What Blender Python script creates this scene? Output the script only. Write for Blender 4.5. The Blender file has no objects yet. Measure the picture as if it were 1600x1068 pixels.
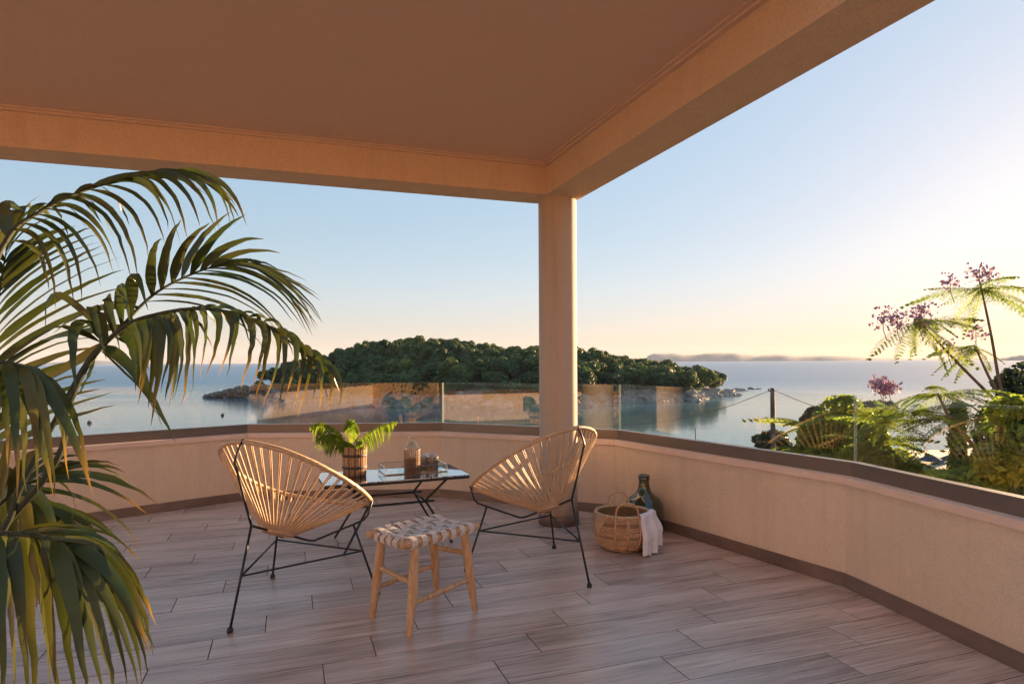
import bpy, math, random
import numpy as np
from mathutils import Vector, Matrix, noise

SC = bpy.context.scene
COL = SC.collection
R = math.radians
random.seed(7)

# ------------------------------------------------------------------ camera
EYE = 1.284
ROLL = R(0.3)
cam_d = bpy.data.cameras.new('camera')
cam = bpy.data.objects.new('camera', cam_d)
COL.objects.link(cam)
cam_d.sensor_width = 36.0
cam_d.lens = 22.5
cam_d.shift_y = 30.0 / 1600.0
cam_d.clip_start = 0.05
cam_d.clip_end = 40000.0
cam.matrix_world = Matrix.Translation((0, 0, EYE)) @ Matrix.Rotation(R(90), 4, 'X') @ Matrix.Rotation(-ROLL, 4, 'Z')
SC.camera = cam

# ------------------------------------------------------------------ light
SUN_AZ = R(48.0)      # to the right of the view direction
SUN_EL = R(6.0)
SKY_STRENGTH = 0.063
SUN_STRENGTH = 3.1
world = bpy.data.worlds.new('World')
SC.world = world
world.use_nodes = True
wn = world.node_tree
wn.nodes.clear()
w_out = wn.nodes.new('ShaderNodeOutputWorld')
w_bg = wn.nodes.new('ShaderNodeBackground')
w_sky = wn.nodes.new('ShaderNodeTexSky')
w_sky.sky_type = 'NISHITA'
w_sky.sun_disc = False
w_sky.sun_elevation = SUN_EL
w_sky.sun_rotation = SUN_AZ
w_sky.altitude = 20
w_sky.air_density = 1.0
w_sky.dust_density = 0.6
w_sky.ozone_density = 3.0
w_bg.inputs['Strength'].default_value = SKY_STRENGTH
w_gam = wn.nodes.new('ShaderNodeGamma')          # soft-shouldered film response of the bright evening sky
w_gam.inputs['Gamma'].default_value = 0.27
wn.links.new(w_sky.outputs[0], w_gam.inputs['Color'])
w_tint = wn.nodes.new('ShaderNodeMix')
w_tint.data_type = 'RGBA'; w_tint.blend_type = 'MULTIPLY'
w_tint.inputs[0].default_value = 1.0
w_tc = wn.nodes.new('ShaderNodeTexCoord')
w_sep = wn.nodes.new('ShaderNodeSeparateXYZ')
w_rmp = wn.nodes.new('ShaderNodeValToRGB')
w_rmp.color_ramp.elements[0].position = 0.0
w_rmp.color_ramp.elements[0].color = (0.97, 0.81, 0.83, 1)
w_rmp.color_ramp.elements[1].position = 0.42
w_rmp.color_ramp.elements[1].color = (1.0, 0.965, 0.98, 1)
e_ = w_rmp.color_ramp.elements.new(0.13)
e_.color = (0.985, 0.91, 0.93, 1)
wn.links.new(w_tc.outputs['Generated'], w_sep.inputs[0])
wn.links.new(w_sep.outputs['Z'], w_rmp.inputs[0])
wn.links.new(w_rmp.outputs[0], w_tint.inputs[7])
w_hsv = wn.nodes.new('ShaderNodeHueSaturation')
w_hsv.inputs['Saturation'].default_value = 1.75
wn.links.new(w_gam.outputs[0], w_hsv.inputs['Color'])
wn.links.new(w_hsv.outputs[0], w_tint.inputs[6])
wn.links.new(w_tint.outputs[2], w_bg.inputs[0])
wn.links.new(w_bg.outputs[0], w_out.inputs[0])

sun_dir = Vector((math.sin(SUN_AZ) * math.cos(SUN_EL), math.cos(SUN_AZ) * math.cos(SUN_EL), math.sin(SUN_EL)))
sun_d = bpy.data.lights.new('sun', 'SUN')
sun_d.energy = SUN_STRENGTH
sun_d.angle = R(0.6)
sun_d.color = (1.0, 0.62, 0.32)
sun = bpy.data.objects.new('sun', sun_d)
COL.objects.link(sun)
sun.rotation_euler = sun_dir.to_track_quat('Z', 'Y').to_euler()
sun.location = (30, 30, 20)

SC.view_settings.view_transform = 'Standard'
SC.view_settings.look = 'None'
SC.view_settings.gamma = 1.0
SC.view_settings.exposure = 3.35
SC.view_settings.use_curve_mapping = False
SC.render.engine = 'CYCLES'
cy = SC.cycles
cy.use_denoising = True
cy.max_bounces = 10
cy.diffuse_bounces = 6
cy.glossy_bounces = 5
cy.transmission_bounces = 6
cy.transparent_max_bounces = 24
cy.volume_bounces = 0
cy.caustics_reflective = False
cy.caustics_refractive = False
cy.sample_clamp_indirect = 6.0

# ------------------------------------------------------------------ helpers
def W(px, py, Y):
    """a point seen at photograph pixel px,py at depth Y"""
    dx, dy = px - 800.0, py - 564.0
    s, c = math.sin(ROLL), math.cos(ROLL)
    return Vector(((dx * c - dy * s) / 1000 * Y, Y, EYE - (dx * s + dy * c) / 1000 * Y))

AX = R(19.4)
U2 = Vector((math.cos(AX), math.sin(AX)))       # along the planks
V2 = Vector((-math.sin(AX), math.cos(AX)))      # across them, away from the house
def uv(u, v, z=0.0):
    return Vector((U2.x * u + V2.x * v, U2.y * u + V2.y * v, z))
def touv(x, y):
    return (U2.x * x + U2.y * y, V2.x * x + V2.y * y)

class MB:
    def __init__(s):
        s.v, s.f, s.c = [], [], []
    def add(s, verts, faces, col=None):
        o = len(s.v)
        s.v.extend([tuple(p) for p in verts])
        s.f.extend([tuple(i + o for i in f) for f in faces])
        if col is not None:
            s.c.extend(col)
        return s
    def box(s, lo, hi):
        x0, y0, z0 = lo; x1, y1, z1 = hi
        vs = [(x0,y0,z0),(x1,y0,z0),(x1,y1,z0),(x0,y1,z0),(x0,y0,z1),(x1,y0,z1),(x1,y1,z1),(x0,y1,z1)]
        return s.add(vs, BOXF)
    def hexa(s, bot, top):
        n = len(bot)
        fs = [tuple(range(n - 1, -1, -1)), tuple(range(n, 2 * n))]
        for i in range(n):
            j = (i + 1) % n
            fs.append((i, j, n + j, n + i))
        return s.add(list(bot) + list(top), fs)
    def tube(s, pts, r, seg=6, closed=False, cap=True):
        pts = [Vector(p) for p in pts]
        n = len(pts)
        rs = r if isinstance(r, (list, tuple)) else [r] * n
        vs, fs = [], []
        nrm = None
        for i in range(n):
            if closed:
                t = pts[(i + 1) % n] - pts[i - 1]
            else:
                t = pts[min(i + 1, n - 1)] - pts[max(i - 1, 0)]
            if t.length < 1e-9: t = Vector((0, 0, 1))
            t.normalize()
            if nrm is None:
                a = Vector((0, 0, 1)) if abs(t.z) < 0.9 else Vector((1, 0, 0))
                nrm = t.cross(a).normalized()
            else:
                nrm = (nrm - t * nrm.dot(t))
                if nrm.length < 1e-6:
                    nrm = t.orthogonal()
                nrm.normalize()
            b = t.cross(nrm)
            for k in range(seg):
                a = 2 * math.pi * k / seg
                vs.append(pts[i] + (nrm * math.cos(a) + b * math.sin(a)) * rs[i])
        m = n if closed else n - 1
        for i in range(m):
            j = (i + 1) % n
            for k in range(seg):
                l = (k + 1) % seg
                fs.append((i * seg + k, i * seg + l, j * seg + l, j * seg + k))
        if cap and not closed:
            fs.append(tuple(range(seg - 1, -1, -1)))
            fs.append(tuple((n - 1) * seg + k for k in range(seg)))
        return s.add(vs, fs)
    def lathe(s, prof, seg=32, c=(0, 0, 0), wob=None):
        vs, fs = [], []
        n = len(prof)
        for (r, z) in prof:
            for k in range(seg):
                a = 2 * math.pi * k / seg
                rr = r * (wob(a, z) if wob else 1)
                vs.append((c[0] + rr * math.cos(a), c[1] + rr * math.sin(a), c[2] + z))
        for i in range(n - 1):
            for k in range(seg):
                l = (k + 1) % seg
                fs.append((i * seg + k, i * seg + l, (i + 1) * seg + l, (i + 1) * seg + k))
        return s.add(vs, fs)
    def ball(s, c, r, seg=8, rings=6):
        prof = [(max(1e-4, r * math.sin(math.pi * i / rings)), -r * math.cos(math.pi * i / rings)) for i in range(rings + 1)]
        return s.lathe(prof, seg, c)
    def mesh(s, name, smooth=False):
        me = bpy.data.meshes.new(name)
        me.from_pydata([tuple(p) for p in s.v], [], s.f)
        if s.c:
            at = me.color_attributes.new('tint', 'FLOAT_COLOR', 'POINT')
            at.data.foreach_set('color', np.array(s.c, dtype=np.float32).ravel())
        if smooth:
            me.polygons.foreach_set('use_smooth', [True] * len(me.polygons))
        me.update()
        return me
    def build(s, name, m, parent=None, smooth=False, loc=None):
        return mkobj(name, s.mesh(name, smooth), m, parent, loc)

BOXF = [(3,2,1,0),(4,5,6,7),(0,1,5,4),(1,2,6,5),(2,3,7,6),(3,0,4,7)]

def mkobj(name, me, m=None, parent=None, loc=None):
    o = bpy.data.objects.new(name, me)
    COL.objects.link(o)
    if m is not None and len(me.materials) == 0:
        me.materials.append(m)
    if parent is not None: o.parent = parent
    if loc is not None: o.location = loc
    return o
def tag(o, label=None, cat=None, group=None, kind=None):
    if label: o['label'] = label
    if cat: o['category'] = cat
    if group: o['group'] = group
    if kind: o['kind'] = kind
    return o
def thing(name, loc, label, cat, group=None, rz=0.0):
    o = bpy.data.objects.new(name, None)
    o.empty_display_size = 0.1
    COL.objects.link(o)
    o.location = loc
    o.rotation_euler = (0, 0, rz)
    return tag(o, label, cat, group)
def spline(pts, n):
    """Catmull-Rom resample"""
    P = [Vector(p) for p in pts]
    P = [P[0] * 2 - P[1]] + P + [P[-1] * 2 - P[-2]]
    out = []
    m = len(P) - 3
    for i in range(n):
        t = i / (n - 1) * m
        k = min(int(t), m - 1)
        t -= k
        a, b, c, d = P[k], P[k + 1], P[k + 2], P[k + 3]
        out.append(0.5 * ((2 * b) + (c - a) * t + (2 * a - 5 * b + 4 * c - d) * t * t + (3 * b - a - 3 * c + d) * t ** 3))
    return out
def lerp(a, b, t): return a + (b - a) * t
def interp(x, pts):
    if x <= pts[0][0]: return pts[0][1]
    for (a, b), (c, d) in zip(pts, pts[1:]):
        if x <= c: return b + (d - b) * (x - a) / (c - a)
    return pts[-1][1]
def sstep(a, b, x):
    t = min(1, max(0, (x - a) / (b - a)))
    return t * t * (3 - 2 * t)

# ------------------------------------------------------------------ materials
class N:
    def __init__(s, name):
        s.m = bpy.data.materials.new(name)
        s.m.use_nodes = True
        s.t = s.m.node_tree
        s.t.nodes.clear()
        s.out = s.t.nodes.new('ShaderNodeOutputMaterial')
    def n(s, typ, **kw):
        nd = s.t.nodes.new('ShaderNode' + typ)
        for k, v in kw.items():
            if hasattr(nd, k) and not k[0].isupper():
                setattr(nd, k, v)
            else:
                nd.inputs[k.replace('_', ' ')].default_value = v
        return nd
    def l(s, a, b):
        s.t.links.new(a, b)
    def ramp(s, fac, stops):
        r = s.t.nodes.new('ShaderNodeValToRGB')
        e = r.color_ramp.elements
        while len(e) < len(stops): e.new(0.5)
        for i, (p, c) in enumerate(stops):
            e[i].position = p
            e[i].color = (*c, 1) if len(c) == 3 else c
        s.l(fac, r.inputs[0])
        return r.outputs[0]
    def coord(s, kind='Object', scale=(1, 1, 1), rnd=0.0):
        tc = s.n('TexCoord')
        mp = s.n('Mapping')
        mp.inputs['Scale'].default_value = scale
        s.l(tc.outputs[kind], mp.inputs['Vector'])
        if rnd:
            oi = s.n('ObjectInfo')
            mu = s.n('Math', operation='MULTIPLY')
            mu.inputs[1].default_value = rnd
            s.l(oi.outputs['Random'], mu.inputs[0])
            s.l(mu.outputs[0], mp.inputs['Location'])
        return mp.outputs[0]
    def noise(s, vec, scale, detail=4, rough=0.6, dist=0.0):
        nd = s.n('TexNoise', Scale=scale, Detail=detail, Roughness=rough, Distortion=dist)
        s.l(vec, nd.inputs['Vector'])
        return nd.outputs['Fac']
    def bump(s, h, strength, dist=0.01, nrm=None):
        b = s.n('Bump', Strength=strength, Distance=dist)
        s.l(h, b.inputs['Height'])
        if nrm is not None: s.l(nrm, b.inputs['Normal'])
        return b.outputs[0]
    def mixc(s, fac, a, b, mode='MIX'):
        m = s.n('Mix', data_type='RGBA', blend_type=mode)
        for sock, v in ((m.inputs[0], fac), (m.inputs[6], a), (m.inputs[7], b)):
            if isinstance(v, (int, float)): sock.default_value = v
            elif isinstance(v, tuple): sock.default_value = (*v, 1) if len(v) == 3 else v
            else: s.l(v, sock)
        return m.outputs[2]
    def pbr(s, base, rough=0.6, nrm=None, **kw):
        p = s.n('BsdfPrincipled')
        for sock, v in (('Base Color', base), ('Roughness', rough)):
            if isinstance(v, tuple): p.inputs[sock].default_value = (*v, 1)
            elif isinstance(v, (int, float)): p.inputs[sock].default_value = v
            else: s.l(v, p.inputs[sock])
        if nrm is not None: s.l(nrm, p.inputs['Normal'])
        for k, v in kw.items():
            p.inputs[k.replace('_', ' ')].default_value = v
        s.l(p.outputs[0], s.out.inputs[0])
        return p

def m_stucco(name, a, b, gr=260, st=0.35, rough=0.85, streak=1.0):
    k = N(name)
    c = k.coord('Object')
    big = k.noise(c, 1.3, 5, 0.65)
    mid = k.noise(c, 14, 4, 0.6)
    f = k.mixc(0.35, big, mid)
    fine = k.noise(c, gr, 3, 0.7)
    col = k.ramp(f, [(0.3, a), (0.72, b)])
    col = k.mixc(k.ramp(fine, [(0.28, (0.72,) * 3), (0.5, (1,) * 3), (0.75, (1.08,) * 3)]), (0, 0, 0), col)
    sv = k.noise(k.coord('Object', (5.0, 5.0, 0.35)), 1.6, 5, 0.7)      # faint weather streaks
    col = k.mixc(1.0, col, k.ramp(sv, [(0.30, (1 - .16 * streak, 1 - .18 * streak, 1 - .2 * streak)), (0.48, (1, 1, 1)), (0.75, (1 + .03 * streak,) * 3)]), 'MULTIPLY')
    lump = k.noise(c, 38, 4, 0.65)
    k.pbr(col, rough, k.bump(fine, st, 0.004, k.bump(lump, st * 0.6, 0.008)))
    return k.m
def m_plain(name, a, b, scale=8, rough=0.6, bump=0.1, bs=60, stretch=(1, 1, 1), rnd=10.0, **kw):
    k = N(name)
    c = k.coord('Object', stretch, rnd)
    f = k.noise(c, scale, 5, 0.6)
    col = k.ramp(f, [(0.3, a), (0.7, b)])
    k.pbr(col, rough, k.bump(k.noise(c, bs, 3), bump, 0.004), **kw)
    return k.m

M = {}
WALLA, WALLB = (0.67, 0.52, 0.385), (0.755, 0.595, 0.45)
M['wall'] = m_stucco('ochre_stucco', WALLA, WALLB, 150, 0.8, 0.85, 0.55)
M['beam'] = m_stucco('beam_stucco', (0.66, 0.49, 0.35), (0.72, 0.54, 0.39), 110, 0.9, 0.85, 0.5)
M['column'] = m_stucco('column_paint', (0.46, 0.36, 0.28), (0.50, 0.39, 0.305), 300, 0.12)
M['ceiling'] = m_stucco('ceiling_paint', (0.66, 0.485, 0.375), (0.69, 0.51, 0.395), 320, 0.1, 0.85, 0.15)
M['coping'] = m_plain('pink_stone_coping', (0.66, 0.48, 0.39), (0.74, 0.56, 0.465), 5, 0.55, 0.1, 90)
M['channel'] = m_plain('bronze_channel', (0.14, 0.112, 0.098), (0.165, 0.132, 0.115), 3, 0.38, 0.02, 200, Metallic=0.4)
M['black'] = m_plain('black_metal', (0.010, 0.010, 0.011), (0.018, 0.018, 0.019), 20, 0.42, 0.08, 150)

def m_tile(name, tones, rough=0.36, ior=1.5):
    k = N(name)
    g = k.coord('Object', (0.42, 7.0, 1.0), 37.0)
    gw = k.coord('Object', (0.6, 3.0, 1.0), 53.0)
    warp = k.noise(gw, 1.6, 3, 0.5)
    f1 = k.noise(g, 3.4, 7, 0.66, 1.6)
    g2 = k.coord('Object', (0.9, 34.0, 1.0), 17.0)
    f2 = k.noise(g2, 3.0, 4, 0.6)
    f = k.mixc(0.24, k.mixc(0.40, f1, warp), f2)
    col = k.ramp(f, [(0.37, tones[0]), (0.47, tones[1]), (0.55, tones[2]), (0.64, tones[3])])
    oi = k.n('ObjectInfo')
    tone = k.ramp(oi.outputs['Random'], [(0, (0.86, 0.85, 0.86)), (0.5, (1.0, 0.98, 0.97)), (1, (1.1, 1.06, 1.02))])
    col = k.mixc(1.0, col, tone, 'MULTIPLY')
    rr = k.ramp(f2, [(0.3, (rough - 0.06,) * 3), (0.7, (rough + 0.1,) * 3)])
    k.pbr(col, rr, k.bump(f2, 0.10, 0.002, k.bump(f1, 0.06, 0.004)), IOR=ior)
    return k.m
M['tile'] = m_tile('wood_look_tile', [(0.22, 0.138, 0.11), (0.45, 0.318, 0.265), (0.59, 0.44, 0.378), (0.75, 0.59, 0.52)], 0.30, 1.6)
M['skirt'] = m_tile('wood_look_skirting', [(0.12, 0.078, 0.06), (0.17, 0.115, 0.092), (0.205, 0.145, 0.118), (0.25, 0.18, 0.15)], 0.42)
M['grout'] = m_plain('grout', (0.095, 0.068, 0.055), (0.135, 0.10, 0.082), 30, 0.9, 0.2, 120)

def m_glass(name, ior=1.5, tint=(0.96, 0.975, 0.97), rough=0.0):
    k = N(name)
    fr = k.n('Fresnel', IOR=ior)
    tr = k.n('BsdfTransparent'); tr.inputs[0].default_value = (*tint, 1)
    gl = k.n('BsdfGlossy', Roughness=rough)
    mx = k.n('MixShader')
    ge = k.n('NewGeometry'); inv = k.n('Math', operation='SUBTRACT'); inv.inputs[0].default_value = 1.0
    k.l(ge.outputs['Backfacing'], inv.inputs[1])
    mu = k.n('Math', operation='MULTIPLY'); k.l(fr.outputs[0], mu.inputs[0]); k.l(inv.outputs[0], mu.inputs[1])
    k.l(mu.outputs[0], mx.inputs[0]); k.l(tr.outputs[0], mx.inputs[1]); k.l(gl.outputs[0], mx.inputs[2])
    k.l(mx.outputs[0], k.out.inputs[0])
    return k.m
M['pane'] = m_glass('railing_glass', 1.75)
def m_edge():
    k = N('polished_glass_edge')
    tr = k.n('BsdfTransparent'); tr.inputs[0].default_value = (0.75, 0.85, 0.8, 1)
    p = k.n('BsdfPrincipled', Roughness=0.25); p.inputs['Base Color'].default_value = (0.62, 0.72, 0.66, 1)
    mx = k.n('MixShader'); mx.inputs[0].default_value = 0.3
    k.l(tr.outputs[0], mx.inputs[1]); k.l(p.outputs[0], mx.inputs[2]); k.l(mx.outputs[0], k.out.inputs[0])
    return k.m
M['edge'] = m_edge()
M['clear'] = m_glass('clear_glass', 1.5, (0.93, 0.95, 0.95))
M['crystal'] = m_glass('drinking_glass', 1.9, (0.95, 0.96, 0.97))
def m_mirror(name, base, refl, rough):
    k = N(name)
    d = k.n('BsdfPrincipled'); d.inputs['Base Color'].default_value = (*base, 1); d.inputs['Roughness'].default_value = rough
    d.inputs['IOR'].default_value = 1.6
    gl = k.n('BsdfGlossy', Roughness=rough); gl.inputs[0].default_value = (0.95, 0.97, 0.98, 1)
    mx = k.n('MixShader'); mx.inputs[0].default_value = refl
    k.l(d.outputs[0], mx.inputs[1]); k.l(gl.outputs[0], mx.inputs[2]); k.l(mx.outputs[0], k.out.inputs[0])
    return k.m
M['table_glass'] = m_mirror('smoked_table_glass', (0.05, 0.07, 0.075), 0.55, 0.03)
M['mirror'] = m_mirror('tray_mirror', (0.3, 0.32, 0.33), 0.9, 0.02)
M['steel'] = m_plain('polished_metal', (0.6, 0.6, 0.58), (0.7, 0.69, 0.67), 20, 0.22, 0.02, 100, Metallic=0.95)
M['door_glass'] = m_mirror('dark_door_glass', (0.02, 0.022, 0.025), 0.12, 0.03)

M['rattan'] = m_plain('rattan_cord', (0.46, 0.30, 0.175), (0.62, 0.44, 0.28), 26, 0.5, 0.25, 240)
def m_wrapped(name):
    k = N(name)
    c = k.coord('Object', (1, 1, 1))
    f = k.noise(c, 60, 3, 0.6)
    w = k.n('TexWave', Scale=46.0, Distortion=3.0, Detail=2.0, bands_direction='DIAGONAL'); k.l(c, w.inputs['Vector'])
    col = k.ramp(f, [(0.3, (0.43, 0.275, 0.155)), (0.7, (0.58, 0.40, 0.245))])
    k.pbr(col, 0.5, k.bump(w.outputs['Fac'], 0.35, 0.004))
    return k.m
M['rattan_wrap'] = m_wrapped('rattan_wrapping')
M['wicker'] = m_plain('basket_cane', (0.40, 0.23, 0.12), (0.60, 0.40, 0.235), 34, 0.52, 0.25, 200)
M['wicker_dark'] = m_plain('basket_inner_cane', (0.25, 0.14, 0.07), (0.38, 0.23, 0.13), 30, 0.6, 0.25, 200)
M['wicker_brown'] = m_plain('brown_wicker', (0.20, 0.095, 0.045), (0.34, 0.18, 0.09), 40, 0.5, 0.25, 240)
M['wicker_grey'] = m_plain('grey_brown_wicker', (0.12, 0.085, 0.065), (0.22, 0.16, 0.12), 40, 0.55, 0.25, 240)
M['band'] = m_plain('dark_band', (0.045, 0.028, 0.025), (0.08, 0.05, 0.042), 40, 0.6, 0.2, 240)
def m_wood(name, a, b, c):
    k = N(name)
    g = k.coord('Object', (9, 9, 1.2), 11.0)
    f = k.noise(g, 4.0, 6, 0.65, 1.4)
    f2 = k.noise(k.coord('Object', (60, 60, 3), 7.0), 5, 3)
    col = k.ramp(k.mixc(0.3, f, f2), [(0.32, a), (0.5, b), (0.68, c)])
    k.pbr(col, 0.55, k.bump(f2, 0.15, 0.003))
    return k.m
M['teak'] = m_wood('bare_teak', (0.30, 0.155, 0.07), (0.53, 0.33, 0.18), (0.66, 0.45, 0.27))
M['rope'] = m_plain('cotton_rope', (0.56, 0.50, 0.46), (0.76, 0.70, 0.66), 40, 0.85, 0.4, 300)
M['linen'] = m_plain('white_linen', (0.66, 0.63, 0.65), (0.76, 0.74, 0.76), 8, 0.9, 0.3, 420)
def m_demijohn():
    k = N('green_bottle_glass')
    c = k.coord('Object')
    k.pbr(k.ramp(k.noise(c, 6, 3), [(0.3, (0.010, 0.020, 0.010)), (0.7, (0.03, 0.045, 0.018))]), 0.05,
          k.bump(k.noise(c, 9, 2), 0.12, 0.01), Coat_Weight=0.6, Coat_Roughness=0.02, Specular_IOR_Level=0.7)
    return k.m
M['demijohn'] = m_demijohn()

def m_leaf(name, a, b, trans=0.35, rough=0.5, tip=None, scale=3.0, tattr=False, vary=False):
    k = N(name)
    c = k.coord('Object', (1, 1, 1), 9.0)
    f = k.noise(c, scale, 4, 0.6)
    col = k.ramp(f, [(0.28, a), (0.72, b)])
    if tattr:
        at = k.n('Attribute', attribute_name='tint')
        col = k.mixc(1.0, col, at.outputs['Color'], 'MULTIPLY')
        if tip is not None:
            col = k.mixc(at.outputs['Alpha'], col, tip)
    if vary:
        oi = k.n('ObjectInfo')
        col = k.mixc(1.0, col, k.ramp(oi.outputs['Random'], [(0, (0.62, 0.72, 0.80)), (0.3, (1, 1, 1)), (0.6, (0.85, 0.95, 0.9)), (0.8, (1.25, 1.12, 0.95)), (1, (1.5, 1.3, 1.0))]), 'MULTIPLY')
    p = k.n('BsdfPrincipled', Roughness=rough)
    k.l(col, p.inputs['Base Color'])
    p.inputs['Specular IOR Level'].default_value = 0.35 if tip is not None else 0.12
    tl = k.n('BsdfTranslucent')
    k.l(k.mixc(1.0, col, (1.25, 1.3, 0.7), 'MULTIPLY'), tl.inputs[0])
    mx = k.n('MixShader'); mx.inputs[0].default_value = trans
    k.l(p.outputs[0], mx.inputs[1]); k.l(tl.outputs[0], mx.inputs[2]); k.l(mx.outputs[0], k.out.inputs[0])
    return k.m
M['palm'] = m_leaf('palm_leaf', (0.024, 0.040, 0.010), (0.068, 0.082, 0.022), 0.22, 0.36, (0.42, 0.24, 0.06), 6.0, True)
M['petiole'] = m_plain('palm_stalk', (0.014, 0.02, 0.008), (0.035, 0.04, 0.016), 10, 0.85, 0.1, 60)
M['fern'] = m_leaf('fern_leaf', (0.10, 0.17, 0.02), (0.24, 0.30, 0.045), 0.45, 0.5, None, 20.0)
M['island_leaf'] = m_leaf('evergreen_leaf', (0.055, 0.092, 0.042), (0.135, 0.172, 0.075), 0.15, 0.6, None, 0.35, True, True)
M['jac_leaf'] = m_leaf('feathery_leaf', (0.095, 0.155, 0.032), (0.19, 0.25, 0.058), 0.52, 0.5, None, 1.2, True)
M['bush_leaf'] = m_leaf('dark_bush_leaf', (0.035, 0.055, 0.030), (0.075, 0.095, 0.05), 0.2, 0.55, None, 1.0, True)
M['ivy_leaf'] = m_leaf('ivy_leaf', (0.045, 0.075, 0.02), (0.10, 0.14, 0.035), 0.3, 0.5, None, 1.5, True)
M['flower'] = m_leaf('lilac_flower', (0.22, 0.15, 0.36), (0.36, 0.26, 0.48), 0.4, 0.6, None, 4.0)
M['bark'] = m_plain('bark', (0.07, 0.05, 0.035), (0.15, 0.11, 0.08), 9, 0.9, 0.6, 40)
M['pole'] = m_plain('weathered_pole', (0.07, 0.045, 0.032), (0.13, 0.085, 0.06), 9, 0.85, 0.4, 40)
M['rubber'] = m_plain('black_cable', (0.015, 0.015, 0.016), (0.02, 0.02, 0.02), 5, 0.6)
M['rock'] = m_plain('shore_rock', (0.11, 0.10, 0.095), (0.33, 0.305, 0.285), 0.5, 0.9, 0.8, 2.2, rnd=0)
M['dark_rock'] = m_plain('dark_spit_rock', (0.045, 0.045, 0.045), (0.15, 0.145, 0.14), 0.5, 0.9, 0.8, 2.2, rnd=0)  # darker version of the shore rock, for the spit
def m_island():
    k = N('island_ground')
    c = k.coord('Object')
    z = k.n('SeparateXYZ'); tc = k.n('TexCoord'); k.l(tc.outputs['Object'], z.inputs[0])
    rock = k.ramp(k.noise(c, 0.45, 8, 0.72), [(0.3, (0.09, 0.082, 0.076)), (0.5, (0.23, 0.21, 0.195)), (0.72, (0.36, 0.335, 0.315))])
    soil = k.ramp(k.noise(c, 0.3, 5), [(0.3, (0.035, 0.045, 0.02)), (0.7, (0.08, 0.075, 0.04))])
    mp = k.n('MapRange'); mp.inputs['From Min'].default_value = 2.2; mp.inputs['From Max'].default_value = 5.0
    ad = k.n('Math', operation='MULTIPLY_ADD'); ad.inputs[1].default_value = 3.5
    k.l(k.noise(c, 0.16, 4), ad.inputs[0]); k.l(z.outputs['Z'], ad.inputs[2])
    sb = k.n('Math', operation='SUBTRACT'); sb.inputs[1].default_value = 1.7; k.l(ad.outputs[0], sb.inputs[0])
    k.l(sb.outputs[0], mp.inputs['Value'])
    k.pbr(k.mixc(mp.outputs[0], rock, soil), 0.9, k.bump(k.noise(c, 1.4, 6, 0.7), 0.9, 0.6))
    return k.m
M['island'] = m_island()
M['hill'] = m_plain('far_hill', (0.05, 0.06, 0.045), (0.09, 0.085, 0.07), 0.004, 0.9, 0.0, 0.01, rnd=0)
M['ground'] = m_plain('hillside_ground', (0.06, 0.065, 0.03), (0.16, 0.13, 0.085), 0.35, 0.95, 0.5, 4, rnd=0)
M['sand'] = m_plain('beach_sand', (0.36, 0.30, 0.23), (0.45, 0.38, 0.30), 0.6, 0.95, 0.2, 4, rnd=0)
M['parasol'] = m_plain('navy_canvas', (0.03, 0.045, 0.075), (0.045, 0.06, 0.095), 2, 0.8, 0.1, 30)
M['buoy'] = m_plain('dark_buoy', (0.04, 0.03, 0.03), (0.06, 0.05, 0.05), 4, 0.5)
M['marker'] = m_plain('orange_marker', (0.55, 0.12, 0.04), (0.6, 0.16, 0.05), 4, 0.5)
M['pot'] = m_plain('grey_pot', (0.20, 0.17, 0.15), (0.27, 0.23, 0.20), 6, 0.8, 0.2, 60)
M['soil'] = m_plain('potting_soil', (0.02, 0.015, 0.01), (0.05, 0.035, 0.025), 30, 0.95, 0.6, 90)
M['facade'] = m_stucco('facade_stucco', (0.66, 0.42, 0.235), (0.73, 0.475, 0.27), 190, 0.5)
M['frame'] = m_plain('door_frame', (0.16, 0.12, 0.10), (0.19, 0.145, 0.12), 4, 0.4)
def m_sea():
    k = N('sea_water')
    c = k.coord('Object', (1, 1.6, 1))
    a = k.noise(c, 0.9, 4, 0.6, 0.4)
    b = k.noise(k.coord('Object', (0.25, 0.6, 1)), 0.35, 4, 0.55)
    big = k.noise(k.coord('Object', (0.0045, 0.022, 1)), 1.0, 5, 0.6, 0.6)
    tc = k.n('TexCoord'); sp = k.n('SeparateXYZ'); k.l(tc.outputs['Object'], sp.inputs[0])
    # the bay is sheltered; open water farther out is ruffled by the breeze
    mr = k.n('MapRange'); mr.inputs['From Min'].default_value = 140.0; mr.inputs['From Max'].default_value = 380.0
    k.l(sp.outputs['Y'], mr.inputs['Value'])
    open_ = mr.outputs[0]
    ruf = k.n('Math', operation='MULTIPLY_ADD'); ruf.inputs[1].default_value = 0.3
    k.l(k.ramp(big, [(0.42, (0.0,) * 3), (0.62, (0.38,) * 3)]), ruf.inputs[0]); k.l(open_, ruf.inputs[2])
    ruf.use_clamp = True
    r = ruf.outputs[0]
    def mul(v, lo, hi):
        m = k.n('MapRange'); m.inputs['To Min'].default_value = lo; m.inputs['To Max'].default_value = hi
        k.l(v, m.inputs['Value']); return m.outputs[0]
    b1 = k.n('Bump', Distance=0.25); k.l(mul(r, 0.012, 0.16), b1.inputs['Strength']); k.l(a, b1.inputs['Height'])
    b2 = k.n('Bump', Distance=0.8); k.l(mul(r, 0.03, 0.16), b2.inputs['Strength']); k.l(b, b2.inputs['Height']); k.l(b1.outputs[0], b2.inputs['Normal'])
    col = k.mixc(r, (0.07, 0.15, 0.16), (0.045, 0.14, 0.26))
    p = k.pbr(col, mul(r, 0.06, 0.36), b2.outputs[0])
    p.inputs['IOR'].default_value = 1.33
    return k.m
M['sea'] = m_sea()

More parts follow.
